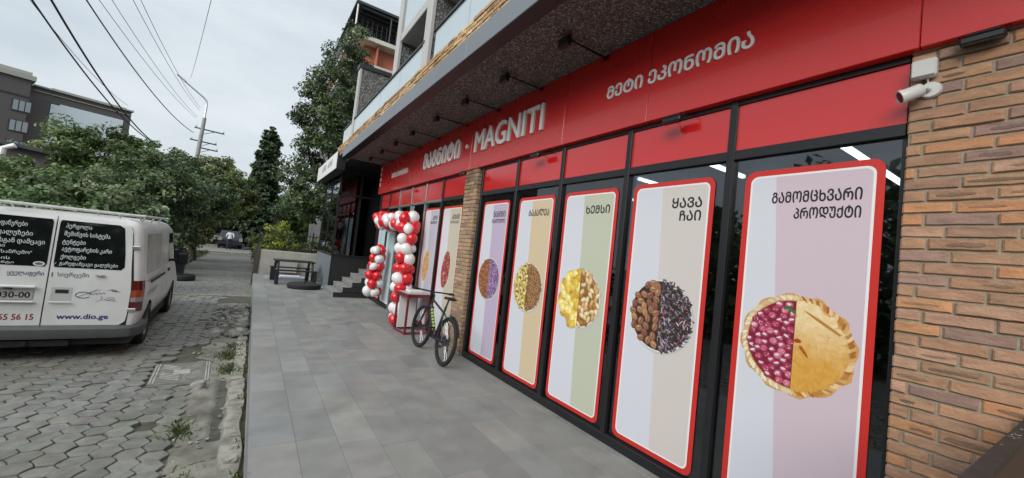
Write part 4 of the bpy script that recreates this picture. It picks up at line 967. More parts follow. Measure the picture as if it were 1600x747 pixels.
b = MB(); put = lambda s_, x, z, wd, hh, m_, D, al='L', bold=.014, lab=None, sh_=0: None
def vtext(D, items, m_):
    b = MB()
    for s_, x, z, wd, hh, off, *rest in items:
        dz = .02; o0 = Vector(rp(x, z, off)); up = (Vector(rp(x, z+dz, off))-o0).normalized()
        put_text(b, s_, o0, (1, 0, 0), up, width=wd, height=hh, bold=(rest[0] if rest else .014))
    return b.build("lettering", m_, D)
WO = OFF+.0055
vtext(doors[1], [("პერგოლა", .09, 1.785, .25, .075, WO), ("შემინვის სისტემა", .085, 1.675, .45, .08, WO), ("ტენტები", .08, 1.565, .22, .075, WO), ("ავტოფარეხის კარი", .085, 1.465, .49, .08, WO), ("ქოლგები", .085, 1.36, .24, .075, WO), ("გარედამცავი ჟალუზები", .085, 1.275, .575, .065, WO), ("✓", .025, 1.29, .03, .03, WO)], M['inkwhite'])
vtext(doors[-1], [("გარე-ფანჯრები", -.62, 1.755, .36, .08, WO), ("და-ჟალუზები", -.60, 1.635, .40, .08, WO), ("მწერებისგან დამცავი", -.72, 1.53, .64, .08, WO), ("ბადეები", -.66, 1.47, .24, .055, WO), ('ტენტი "სანრემო"', -.66, 1.395, .48, .058, WO), ("RSOL-ის", -.62, 1.328, .26, .038, WO), ("ივი ტენტი", -.62, 1.268, .30, .036, WO)], M['inkwhite'])
vtext(doors[-1], [("ყველაფერი", -.36, 1.115, .32, .075, OFF+.0015)], M['inkblue'])
vtext(doors[1], [("1", .03, 1.125, .012, .055, OFF+.0015), ("სივრცეში", .085, 1.115, .30, .075, OFF+.0015)], M['inkgrey'])
vtext(doors[1], [("www.dio.ge", .14, .535, .50, .085, OFF+.0015, .03)], M['inkblue'])
vtext(doors[-1], [("595", -.68, .545, .20, .075, OFF+.0015, .02), ("55 56 15", -.37, .545, .30, .075, OFF+.0015, .02)], M['inkred'])
b = MB(); b.mesh([rp(-.585, .815, OFF+.010), rp(-.105, .815, OFF+.010), rp(-.105, .93, OFF+.010), rp(-.585, .93, OFF+.010)], [(0, 1, 2, 3)]); pl = b.build("number_plate", M['plate'], van)
b = MB(); put_text(b, "030-00", rp(-.42, .835, OFF+.0115), (1, 0, 0), (0, .03, 1), width=.29, height=.075, bold=.02); b.build("lettering", M['ink'], pl)
# oval badge and line-drawn logo
b = MB(); b.mesh([rp(-.10+.055*math.cos(2*math.pi*k/20), 1.29+.032*math.sin(2*math.pi*k/20), WO+.001) for k in range(20)], [tuple(range(20))]); b.mesh([rp(-.10+.036*math.cos(2*math.pi*k/20), 1.29+.018*math.sin(2*math.pi*k/20), WO+.0018) for k in range(20)], [tuple(range(20))], 1); b.build("badge", [M['inkwhite'], M['inkgrey']], doors[-1])
b = MB()
def stroke(pts, wd, mi=0):
    for (x0, z0), (x1, z1) in zip(pts, pts[1:]):
        d = Vector((x1-x0, z1-z0)); n_ = Vector((-d.y, d.x)).normalized()*wd/2
        b.poly([rp(x0-n_.x, z0-n_.y, OFF+.0018), rp(x1-n_.x, z1-n_.y, OFF+.0018), rp(x1+n_.x, z1+n_.y, OFF+.0018), rp(x0+n_.x, z0+n_.y, OFF+.0018)], mi)
stroke([(.36+.075*math.cos(R_(a)), .885+.042*math.sin(R_(a))) for a in range(20, 330, 14)], .010)
stroke([(.31, .86), (.40, .91), (.50, .975)], .005); stroke([(.34, .88), (.42, .915), (.53, .965)], .004)
for k in range(4): stroke([(.42+.04*k, .885+.006*k), (.435+.04*k, .91+.006*k), (.45+.04*k, .905+.006*k), (.45+.04*k, .885+.006*k)], .006)
stroke([(.60, .96), (.66, .975), (.70, .955), (.64, .95), (.70, .94), (.73, .945)], .008, 1); stroke([(.63, .965), (.69, .945)], .010, 1)
stroke([(.50, .80), (.56, .825), (.66, .81), (.71, .80)], .005, 1); stroke([(.54, .82), (.55, .865), (.535, .875)], .006, 1); stroke([(.58, .82), (.60, .85), (.66, .86), (.69, .835)], .006, 1); stroke([(.61, .81), (.63, .835), (.67, .83), (.68, .81)], .008, 1)
b.build("drawn_logo", [M['inkblue'], M['inkgrey']], doors[1])
# tail lamps wrap the corner
for s in (1, -1):
    b = MB(); segs = [(.66, .80, 0), (.80, .865, 2), (.865, .97, 1), (.97, 1.11, 0)]
    for z0, z1, mi in segs:
        def w(z): return float(np.interp(z, [p[0] for p in half], [p[1] for p in half]))
        A = []
        for z in (z0+.001, z1-.001):
            ww = w(z); A.append([(s*(ww*.915-.035), lean(z)-.016, z), (s*(ww*.935), lean(z)-.008, z), (s*(ww*.985+.006), lean(z)+.045, z), (s*(ww+.010), lean(z)+.125, z), (s*(ww-.03), lean(z)+.125, z), (s*(ww*.87), lean(z)+.03, z)])
        q = A[0]+A[1]; fs = [(k, k+1, 7+k, 6+k) for k in range(4)]+[(5, 0, 6, 11), (6, 7, 8, 9, 10, 11), (5, 4, 3, 2, 1, 0)]
        b.mesh(q, fs if s > 0 else [f[::-1] for f in fs], mi)
    b.build("tail_lamp", [M['lampred'], M['lampora'], M['lampclear']], van, True)
# bumper
b = MB(); path = []
for x, y in [(-.98, .48), (-.985, .22), (-.955, .08), (-.88, -.02), (-.72, -.065), (0, -.08), (.72, -.065), (.88, -.02), (.955, .08), (.985, .22), (.98, .48)]:
    path.append((x, y))
vs_ = []; prof = [(.0, .30), (.025, .305), (.035, .34), (.03, .43), (.0, .465), (-.08, .468)]
for i, (x, y) in enumerate(path):
    a = path[max(0, i-1)]; c_ = path[min(len(path)-1, i+1)]; t = Vector((c_[0]-a[0], c_[1]-a[1])).normalized(); n_ = Vector((t.y, -t.x))
    for d, z in prof: vs_.append((x+n_.x*d, y+n_.y*d, z))
k_ = len(prof); b.mesh(vs_, [(i*k_+j, (i+1)*k_+j, (i+1)*k_+j+1, i*k_+j+1) for i in range(len(path)-1) for j in range(k_-1)]); b.build("bumper", M['bumper'], van, True)
b = MB(); b.box(-.9, .9, .0, 4.2, .20, .31); b.box(-.55, .3, -.06, .0, .2, .28); b.tube([(-.1, -.11, .25), (-.1, .1, .25)], .03, 8); b.build("underbody", M['rubber'], van)
# wheels
for s in (1, -1):
    for y in (.86, 3.79):
        t_ = MB(); t_.lathe([(.20, -.095), (.27, -.105), (.315, -.095), (.335, -.06), (.335, .06), (.315, .095), (.27, .105), (.20, .095)], 36, 'x', closed=True); wv = MB(); wv.lathe([(.05, .06), (.10, .075), (.17, .045), (.195, .085), (.205, .085), (.205, -.085), (.0, -.085)], 28, 'x'); rmo = wv.build("wheel", M['rim'], van, True); t_.build("tyre", M['rubber'], rmo, True)
        rmo.location = (s*.865, y, .332); rmo.rotation_euler = (0, 0, 0 if s > 0 else math.pi)
# side details: sliding rail, handle, windows (covered), mirror, hinges
b = MB(); b.box(.978, .992, .55, 2.0, 1.03, 1.065); b.build("sliding_rail", M['rubber'], van)
b = MB(); b.box(.990, 1.012, 2.28, 2.45, 1.05, 1.12, ch=.01); b.build("side_handle", M['rubber'], van)
def side(y, z, off=0.): return (float(np.interp(z, [p[0] for p in half], [p[1] for p in half]))+off, y, z)
def side_panel(name, y0, y1, z0, z1, m_, off=.004):
    b = MB(); n = 5; zs_ = [z0+(z1-z0)*k/n for k in range(n+1)]; b.mesh([side(y0, z, off) for z in zs_]+[side(y1, z, off) for z in zs_], [(k, n+1+k, n+2+k, k+1) for k in range(n)]); return b.build(name, m_, van)
side_panel("side_window", .38, 1.75, 1.18, 1.80, mat("covered_window", (.42, .43, .42), .25, nscale=2.5, namt=.25)); side_panel("cab_window", 2.75, 3.35, 1.2, 1.78, M['vanglass'])
for y in (2.05, 2.62): side_panel("door_seam", y, y+.012, .42, 1.88, M['rubber'], .003)
for y0, y1 in ((.42, .5), (1.23, 3.4)): side_panel("sill_trim", y0, y1, .31, .40, M['bumper'], .008)
b = MB(); b.box(1.02, 1.20, 3.25, 3.34, 1.12, 1.36, ch=.03); b.tube([(.93, 3.35, 1.2), (1.05, 3.3, 1.2)], .03, 8); b.build("wing_mirror", M['rubber'], van, True)
for s in (1, -1):
    for z, hh in ((1.57, .05), (.66, .05)):
        w_ = float(np.interp(z, [p[0] for p in half], [p[1] for p in half])); b = MB(); b.box(s*(w_*.915-.05), s*(w_*.915+.045), lean(z)-.032, lean(z)+.02, z, z+hh, ch=.008); b.build("door_hinge", M['chrome'], van)
side_s = MB(); put_text(side_s, "იდოო ჟალუზი", side(.5, .80, .008), (0, 1, 0), (0, 0, 1), width=.9, height=.12); side_s.build("lettering", mat("faded_vinyl", (.38, .38, .42), .5), van)
# roof rack
b = MB(); zr = 2.065
for x in (-.82, .82): b.tube([(x, .20, zr), (x, 2.6, zr)], .018, 8)
b.tube([(-.86, .18, zr), (.86, .18, zr)], .020, 8); b.tube([(-.86, 2.6, zr), (.86, 2.6, zr)], .018, 8)
for y in (.5, .9, 1.3, 1.7, 2.1): b.tube([(-.82, y, zr-.01), (.82, y, zr-.01)], .012, 8)
for x in np.linspace(-.8, .8, 8): b.tube([(x, .18, zr), (x, .24, 1.995)], .010, 6)
for x in np.linspace(-.55, .7, 4): b.box(x-.04, x+.04, .22, 2.55, zr+.004, zr+.02, ch=.003)
for y in (.5, 1.3, 2.1):
    for x in (-.82, .82): b.tube([(x, y, zr), (x*.93, y, 1.96)], .012, 6)
b.build("roof_rack", mat("rack_paint", (.50, .50, .48), .5, nscale=12, namt=.2), van, True)

# ------------------------------------------------------------------ distant cars and people
def car(name, label, loc, rz, paint, L_=4.4, W=1.75, H=1.6):
    r = thing(name, label, "car", loc, rz); h = W/2
    prof = [(0, .35), (.02, .75), (.12, .98), (.45, 1.02), (.75, H), (2.3, H+.0), (3.1, 1.05), (4.1, .92), (4.35, .7), (4.4, .35)]; sc_ = L_/4.4
    b = MB(); n = len(prof); vs_ = []
    for y, z in prof:
        t = max(0, (z-.95)/(H-.95)); xw = h*(1-.16*t); vs_.append((-xw, y*sc_, z))
    vs_ += [(-p[0], p[1], p[2]) for p in vs_]; fs = [(k, n+k, n+k+1, k+1) for k in range(n-1)]+[(n-1, 2*n-1, n, 0), tuple(range(n)), tuple(range(2*n-1, n-1, -1))]
    b.mesh(vs_, fs); b.build("body", paint, r, True)
    b = MB(); b.poly([(-h*.80, .47, 1.06), (h*.80, .47, 1.06), (h*.74, .72, H-.08), (-h*.74, .72, H-.08)][::1]); o = b.build("rear_window", M['vanglass'], r); o.location = (0, -.012, .01)
    for s in (-1, 1):
        b = MB(); b.box(s*h*.72, s*(h+.005), -.02, .12, .70, .98, ch=.02); b.build("tail_light", M['lampclear'], r)
        b = MB(); b.poly([(s*(h*.99), .75, 1.03), (s*(h*.99), 2.9, 1.05), (s*(h*.865), 2.3, H-.09), (s*(h*.865), .9, H-.09)]); b.build("side_window", M['vanglass'], r)
        for y in (.8, 3.5):
            t_ = MB(); t_.lathe([(.0, -.1), (.18, -.1), (.33, -.08), (.33, .08), (.18, .1), (0, .1)], 20, 'x', (s*(h-.08), y*sc_, .33)); t_.build("wheel", M['rubber'], r, True)
    b = MB(); b.box(-h*.95, h*.95, -.05, .05, .36, .60, ch=.03); b.build("bumper", M['rubber'], r); return r
car("parked_car", "dark hatchback standing across the street beyond the walking person", (-1.62, 43.6, RZ), R_(4), M['car'])
car("parked_car", "white car parked under the trees across the street", (-6.4, 46.5, RZ), R_(-60), M['carw'])
car("parked_car", "silver car far down the street right of the dark hatchback", (.8, 52, RZ), R_(10), M['carw'])
def person(label, loc, rz, shirt, trous, sc_=1.0, stride=.16):
    J = {'pel': (0, 0, .95, .13), 'sp': (0, .0, 1.12, .125), 'ch': (0, -.0, 1.33, .15), 'nk': (0, .01, 1.50, .06), 'hd0': (0, .02, 1.58, .075), 'hd1': (0, .02, 1.68, .085), 'hd2': (0, .015, 1.74, .06)}
    E = [('pel', 'sp'), ('sp', 'ch'), ('ch', 'nk'), ('nk', 'hd0'), ('hd0', 'hd1'), ('hd1', 'hd2')]
    for s, t in ((1, 'r'), (-1, 'l')):
        d = stride*s
        J['hp'+t] = (s*.10, 0, .90, .10); J['kn'+t] = (s*.11, d*.45, .50, .068); J['an'+t] = (s*.11, d*.9-.02, .09, .045); J['to'+t] = (s*.12, d*.9+.12, .04, .04)
        J['sh'+t] = (s*.19, 0, 1.42, .07); J['el'+t] = (s*.27, -.03-d*.2, 1.15, .05); J['wr'+t] = (s*.20, .14-d*.2, 1.02, .036); J['ha'+t] = (s*.17, .20-d*.2, 1.02, .034)
        E += [('pel', 'hp'+t), ('hp'+t, 'kn'+t), ('kn'+t, 'an'+t), ('an'+t, 'to'+t), ('ch', 'sh'+t), ('sh'+t, 'el'+t), ('el'+t, 'wr'+t), ('wr'+t, 'ha'+t)]
    keys = list(J); me = bpy.data.meshes.new("person"); me.from_pydata([J[k][:3] for k in keys], [(keys.index(a), keys.index(c_)) for a, c_ in E], [])
    o = bpy.data.objects.new("person", me); COL.objects.link(o); sk = o.modifiers.new("skin", 'SKIN'); o.modifiers.new("sub", 'SUBSURF').levels = 2
    if not me.skin_vertices: 
        me.attributes  # layer is made with the modifier in the interface only
    import bmesh
    bm = bmesh.new(); bm.from_mesh(me); ly = bm.verts.layers.skin.verify(); bm.verts.ensure_lookup_table()
    for i, k in enumerate(keys): bm.verts[i][ly].radius = (J[k][3], J[k][3]*(.8 if k in ('ch', 'sp', 'pel') else 1)); bm.verts[i][ly].use_root = (k == 'pel')
    bm.to_mesh(me); bm.free(); bpy.context.view_layer.update(); dg = bpy.context.evaluated_depsgraph_get()
    nm = bpy.data.meshes.new_from_object(o.evaluated_get(dg)); o.modifiers.clear(); o.data = nm; nm.materials.clear()
    for m_ in (M['skin'], shirt, trous, M['hair']): nm.materials.append(m_)
    for p in nm.polygons:
        c = p.center; mi = 0
        if c.z < .96 and abs(c.x) < .24 and not (c.z > .93 and c.y > .12): mi = 2
        elif c.z < 1.47 and c.z > .93 and not (abs(c.x) > .12 and c.z < 1.10 and c.y > .06): mi = 1
        elif c.z > 1.66 or (c.z > 1.56 and c.y < .0): mi = 3
        if c.z < .08: mi = 3
        p.material_index = mi; p.use_smooth = True
    o.location = loc; o.rotation_euler = (0, 0, rz); o.scale = (sc_,)*3; tag(o, label, "person"); return o
person("person in a white shirt and dark trousers standing in the street behind the dark car", (-1.62, 41.6, RZ), R_(0), M['shirt'], M['trousers'])
person("distant person in dark clothes at the right of the dark car", (1.1, 47.5, RZ), R_(170), M['trousers'], M['trousers'])

# ------------------------------------------------------------------ trees
def leafmat(name, trans=.25):
    m = bpy.data.materials.new(name); m.use_nodes = True; t = m.node_tree; p = t.nodes["Principled BSDF"]; o = t.nodes["Material Output"]
    a = t.nodes.new("ShaderNodeVertexColor"); a.layer_name = "Col"; t.links.new(a.outputs[0], p.inputs["Base Color"]); p.inputs["Roughness"].default_value = .45
    tr = t.nodes.new("ShaderNodeBsdfTranslucent"); t.links.new(a.outputs[0], tr.inputs[0]); mi = t.nodes.new("ShaderNodeMixShader"); mi.inputs[0].default_value = trans
    t.links.new(p.outputs[0], mi.inputs[1]); t.links.new(tr.outputs[0], mi.inputs[2]); t.links.new(mi.outputs[0], o.inputs[0]); return m
LEAF = leafmat("leaf")
def leaves_mesh(name, P, Nrm, size, asp, cols, parent, rs):
    n = len(P); T = rs.normal(size=(n, 3)); T -= (T*Nrm).sum(1, keepdims=True)*Nrm; T /= np.linalg.norm(T, axis=1, keepdims=True); B = np.cross(Nrm, T)
    a = size[:, None]*T; c_ = (size*asp)[:, None]*B; fold = (size*.18)[:, None]*Nrm
    V = np.stack([P-a, P+c_+fold, P+a, P-c_+fold], 1).reshape(-1, 3).astype(np.float32)
    me = bpy.data.meshes.new(name); me.vertices.add(4*n); me.vertices.foreach_set("co", V.ravel()); me.loops.add(4*n); me.loops.foreach_set("vertex_index", np.arange(4*n, dtype=np.int32))
    me.polygons.add(n); me.polygons.foreach_set("loop_start", np.arange(0, 4*n, 4, dtype=np.int32)); me.update(calc_edges=True)
    ca = me.color_attributes.new("Col", 'FLOAT_COLOR', 'CORNER'); cc = np.ones((n, 4), np.float32); cc[:, :3] = cols; ca.data.foreach_set("color", np.repeat(cc, 4, axis=0).ravel())
    me.materials.append(LEAF); o = bpy.data.objects.new(name, me); COL.objects.link(o); o.parent = parent; return o
def tree(name, label, base, blobs, nclu, per, lsize, cols, seed, trunk=(.16, None), asp=.5, rclu=.38, shell=.45, group=None, up=.35, limbs=14, droop=0., cat="tree", stems=1):
    rs = np.random.RandomState(seed); base = Vector(base); r = thing(name, label, cat, base, 0, group)
    bl = np.array(blobs, float); vol = (bl[:, 3]*bl[:, 4]*bl[:, 5])**.75; pick = rs.choice(len(bl), nclu, p=vol/vol.sum())
    d = rs.normal(size=(nclu, 3)); d /= np.linalg.norm(d, axis=1, keepdims=True); q = shell+(1-shell)*rs.rand(nclu)**.6; q *= 1+rs.normal(size=nclu)*.07
    C = bl[pick, :3]+d*q[:, None]*bl[pick, 3:6]; cr_ = rclu*rs.uniform(.6, 1.35, nclu)
    ctint = np.array(cols)[rs.randint(len(cols), size=nclu)]*rs.uniform(.6, 1.45, (nclu, 1))
    idx = np.repeat(np.arange(nclu), per); n = len(idx); g = rs.normal(size=(n, 3)); g /= np.maximum(1e-6, np.linalg.norm(g, axis=1, keepdims=True)); g *= (rs.rand(n, 1)**.5)
    g[:, 2] *= .62; P = C[idx]+g*cr_[idx][:, None]
    if droop: P[:, 2] -= droop*(g[:, 0]**2+g[:, 1]**2)*cr_[idx]
    Nm = rs.normal(size=(n, 3))*.55+d[idx]*.35+g*.4; Nm[:, 2] += up; Nm /= np.linalg.norm(Nm, axis=1, keepdims=True)
    lc = ctint[idx]*rs.uniform(.7, 1.3, (n, 1)); sz = lsize*rs.uniform(.6, 1.35, n)
    leaves_mesh("crown", P, Nm, sz, asp, lc, r, rs)
    b = MB(); tr_, th = trunk; top = bl[:, 2].max(); cxy = bl[:, :2].mean(0)
    if th is None: th = max(.3, (bl[:, 2]-bl[:, 5]).min())
    for s in range(stems):
        jx, jy = (rs.normal(0, .25, 2) if stems > 1 else (0, 0))
        pts = []; K = 7
        for k in range(K): t = k/(K-1); pts.append((jx+cxy[0]*t*.8+rs.normal(0, .05)*t, jy+cxy[1]*t*.8+rs.normal(0, .05)*t, -.1+t*(top*.85+.1)))
        b.tube(pts, [tr_*(1-.85*k/(K-1))*(1.35 if k == 0 else 1) for k in range(K)], 9)
    for k in range(limbs):
        e = C[rs.randint(nclu)]; t = rs.uniform(.35, .85); z0 = min(th+(e[2]-th)*.3, e[2]-.1); z0 = max(.25*th, z0); f = min(1, max(0, z0/(top*.85))); s0 = (cxy[0]*.8*f, cxy[1]*.8*f, z0)
        m_ = ((s0[0]+e[0])/2+rs.normal(0, .1), (s0[1]+e[1])/2+rs.normal(0, .1), s0[2]+(e[2]-s0[2])*.62); rl = tr_*.38*(1-f*.6); b.tube([s0, m_, tuple(e)], [rl, rl*.6, rl*.15], 6)
    b.build("trunk", M['bark'], r, True); return r
G1 = [(0.089, 0.151, 0.046), (0.108, 0.172, 0.055), (0.071, 0.122, 0.038), (0.144, 0.201, 0.064)]
G2 = [(0.144, 0.169, 0.057), (0.122, 0.159, 0.052), (0.172, 0.187, 0.071), (0.101, 0.144, 0.046)]
G3 = [(0.086, 0.144, 0.051), (0.144, 0.194, 0.086), (0.216, 0.259, 0.144), (0.071, 0.122, 0.043)]
Gc = [(0.037, 0.069, 0.030), (0.050, 0.083, 0.035), (0.062, 0.098, 0.040)]
Gd = [(0.064, 0.101, 0.040), (0.084, 0.122, 0.049), (0.108, 0.151, 0.061), (0.055, 0.084, 0.036)]
gr_ = "roadside trees behind the van"
tree("roadside_tree", "pale-leaved bushy tree directly behind the van roof", (-3.3, 14.6, RZ), [(0, 0, 1.95, 1.0, 1.1, 1.1), (.7, .2, 1.7, .7, .9, .95), (-.95, 0, 1.75, .9, .8, .95)], 150, 85, .065, G3, 31, (.12, .5), group=gr_, rclu=.30)
tree("roadside_tree", "tall bright green tree standing in front of the glass building", (-5.4, 21, RZ), [(-.40, 0, 4.35, .7, 1, .95), (.6, 0, 4.25, .9, 1, 1.05), (.2, 0, 3.2, 1.1, 1.2, 1.2), (.2, 0, 2.2, 1.4, 1.2, 1.1)], 190, 85, .075, [(.09, .14, .04), (.11, .155, .05), (.075, .12, .035)], 32, (.14, 1.2), group=gr_)
tree("roadside_tree", "olive tree at the left edge of the view with a visible trunk", (-8.5, 21.5, RZ), [(0, 0, 2.6, 1.2, 1.2, 1.05), (-1.0, .5, 2.4, 1.0, 1.1, 1.0), (.95, 0, 2.2, .9, 1.0, 1.0)], 140, 85, .075, G2, 33, (.16, 1.3), group=gr_)
tree("roadside_tree", "dark tree left of the street lamp pole", (-3.9, 23.5, RZ), [(-.35, 0, 4.2, 1.1, 1.2, 1.25), (.8, 0, 4.05, .95, 1.2, 1.1), (0, 0, 3.0, 1.7, 1.3, 1.4)], 190, 85, .08, G1, 34, (.15, 1.0), group=gr_)
tree("roadside_tree", "olive green tree around the base of the street lamp pole", (-2.6, 27.3, RZ), [(-.5, 0, 4.45, 1.1, 1.2, 1.3), (.6, 0, 4.55, 1.0, 1.2, 1.2), (0, 0, 3.3, 1.8, 1.3, 1.5), (-.4, 0, 1.6, 1.2, 1.2, 1.0)], 230, 80, .085, G2, 35, (.15, 1.4), group=gr_)
tree("roadside_tree", "tree overhanging the road just left of the cypress", (-3.4, 33.5, RZ), [(1.2, 0, 5.2, 1.3, 1.4, 1.5), (2.2, 0, 4.6, 1.1, 1.3, 1.4), (2.8, .2, 3.7, .8, 1.1, 1.2), (1.0, 0, 3.6, 1.6, 1.4, 1.4), (-.2, 0, 3.0, 1.3, 1.3, 1.4)], 210, 80, .095, G2, 36, (.16, 1.8), group=gr_)
tree("roadside_tree", "dark tree with low branches beside the road past the van", (-3.15, 18.5, RZ), [(0, 0, 3.3, 1.1, 1.3, 1.2), (.8, .3, 2.8, .9, 1.1, 1.0), (-.6, 0, 2.5, 1.1, 1.2, 1.1), (0, .6, 1.5, 1.0, 1.2, .9)], 210, 85, .065, Gd, 37, (.11, 1.0), group=gr_, stems=3)
tree("roadside_tree", "dark tree leaning over the middle of the road edge", (-2.9, 22.0, RZ), [(0, 0, 3.6, 1.3, 1.3, 1.2), (1.0, .3, 3.1, .9, 1.2, .95), (-.5, 0, 2.6, 1.1, 1.1, 1.0), (-.2, .5, 1.6, 1.0, 1.2, .9)], 210, 80, .075, Gd, 38, (.12, 1.4), group=gr_, stems=2)
tree("roadside_tree", "dense tree behind the left olive tree", (-11.5, 27, RZ), [(0, 0, 2.8, 2.4, 1.6, 1.3), (2.2, 0, 2.8, 2.0, 1.6, 1.3)], 150, 70, .11, G1, 39, (.16, 1.4), group=gr_)
tree("roadside_tree", "wide tree low behind the van between the pale bush and the left olive", (-6.2, 17.5, RZ), [(0, 0, 1.9, 1.7, 1.2, 1.3), (-1.4, 0, 1.6, 1.2, 1.1, 1.1), (1.2, 0, 2.1, 1.1, 1, 1.2)], 180, 80, .07, G1, 40, (.14, .7), group=gr_)
# trees across the crossing street
for k, (x, y, s, cc_) in enumerate([(-10, 52, 1.2, G1), (-5.5, 50, 1.15, Gd), (-2.2, 55, 1.3, G1), (1.2, 56, 1.25, Gd), (4.5, 52, 1.2, G1), (-15, 50, 1.2, G2), (9, 55, 1.4, Gd)]):
    lab = ["dark tree across the street behind the white car", "leafy tree across the street left of the dark hatchback", "tree across the street behind the dark hatchback", "tree across the street behind the silver car", "tree far behind the iron fence", "far tree at the left end of the crossing street", "far tree hidden behind the pavilion"][k]
    tree("street_tree", lab, (x, y, RZ), [(0, 0, 4.4*s, 2.6*s, 2*s, 2.0*s), (1.5*s, 0, 2.8*s, 1.8*s, 1.5*s, 1.6*s), (-1.5*s, 0, 2.7*s, 1.8*s, 1.5*s, 1.6*s), (0, .5, 1.6*s, 2.4*s, 1, 1.1*s)], 190, 60, .19, cc_, 50+k, (.2, 2.2), rclu=.7, group="trees across the crossing street", limbs=8)
tree("cypress", "slender dark cypress standing alone beyond the street", (.30, 45, RZ), [(0, 0, 2.6, 1.35, 1.2, 2.4), (0, 0, 5.0, 1.3, 1.2, 2.6), (.02, 0, 7.6, 1.05, 1.0, 2.4), (.06, 0, 9.6, .86, .8, 1.8), (.08, 0, 10.8, .52, .5, 1.15)], 680, 70, .15, Gc, 61, (.18, .4), rclu=.30, shell=.62, up=.8, asp=.45, limbs=4)
tree("cedar_tree", "huge dark evergreen tree rising behind the black pavilion", (3.6, 24, RZ), [(.0, 0, 13.2, .8, 1.0, 1.3), (-.2, 0, 11.6, 1.4, 1.4, 1.4), (-.5, 0, 9.9, 1.7, 1.6, 1.5), (-.7, 0, 8.1, 1.8, 1.8, 1.5), (-.7, 0, 6.3, 1.9, 1.9, 1.5), (-.8, 0, 4.5, 1.8, 1.8, 1.4), (1.2, 0, 9, 2.0, 1.8, 2.5), (1.0, 0, 5, 2.2, 1.8, 2.5), (-2.0, -.2, 8.3, .7, .8, .55), (-2.1, 0, 5.3, .8, .8, .7), (-1.7, 0, 3.4, 1.2, 1.2, 1.0), (-1.8, 0, 9.8, .7, .8, .5)], 560, 95, .095, Gd, 62, (.3, 1.5), rclu=.46, shell=.5, up=.15, droop=.5, asp=.38, limbs=30)
tree("garden_shrub", "yellow-green shrub behind the iron fence", (.75, 18.7, RZ), [(0, 0, 1.7, .5, .5, .75), (.4, 0, 1.3, .5, .4, .7), (-.3, 0, 1.2, .4, .4, .6)], 90, 60, .05, [(.27, .30, .04), (.22, .27, .04), (.14, .19, .04)], 63, (.04, .3), rclu=.2, limbs=6, cat="shrub", stems=3)
for k, (x, lab) in enumerate([(1.5, "dark shrub behind the middle of the iron fence"), (2.2, "dark shrub behind the fence next to the pavilion"), (.35, "small shrub beside the gate post")]):
    tree("garden_shrub", lab, (x, 18.5+.2*k, RZ), [(0, 0, 1.3, .5, .4, .6), (.2, 0, .9, .5, .4, .5)], 60, 55, .05, [(.07, .105, .035), (.11, .14, .04)], 64+k, (.04, .3), rclu=.2, limbs=5, cat="shrub", stems=3)
# the wood and hedges on the other side of the street, mirrored in the shop glass and the van windows
rs = np.random.RandomState(77); n = 26000; t_ = rs.rand(n); side_ = rs.rand(n) < .62
X_ = np.where(side_, -9.5+rs.normal(0, .9, n), -9+t_*16); Y_ = np.where(side_, -14+t_*24, -13+rs.normal(0, .9, n)); top_ = 4.6+1.2*np.sin(t_*19)+.8*np.sin(t_*47+1); Z_ = RZ+rs.rand(n)*(top_-RZ)
Nn = rs.normal(size=(n, 3)); Nn /= np.linalg.norm(Nn, axis=1, keepdims=True); cc_ = np.array(G1)[rs.randint(4, size=n)]*rs.uniform(.6, 1.2, (n, 1))
tl_ = leaves_mesh("tree_line", np.stack([X_, Y_, Z_], 1), Nn, rs.uniform(.12, .26, n), .6, cc_, None, rs); tag(tl_, "mass of green trees across the street mirrored in the shop windows", "trees", kind='stuff')
# roadside verge of low plants
b = MB(); rr = random.Random(9)
for k in range(5200):
    x, y = rr.uniform(-4.6, -2.45), rr.uniform(15.5, 36); h = rr.uniform(.05, .28); a = rr.uniform(0, 6.28); wd = rr.uniform(.01, .03); lx, ly = rr.gauss(0, .07), rr.gauss(0, .07); cx, cy = math.cos(a)*wd, math.sin(a)*wd
    b.poly([(x-cx, y-cy, RZ-.05), (x+cx, y+cy, RZ-.05), (x+lx+cx*.6, y+ly+cy*.6, RZ+h)], 0, vary(rr.choice([(.05, .075, .025), (.07, .09, .03), (.035, .05, .02)]), .3, rr))
for k in range(1500):
    x, y = rr.uniform(-6.5, -2.2), rr.uniform(47.4, 49.5); h = rr.uniform(.1, .7); lx = rr.gauss(0, .1); b.poly([(x-.05, y, RZ-.05), (x+.05, y, RZ-.05), (x+lx, y, RZ+h)], 0, vary((.07, .10, .03), .3, rr))
tag(b.build("verge_grass", M['weed']), "rough green undergrowth beneath the roadside trees", "undergrowth", kind='stuff')

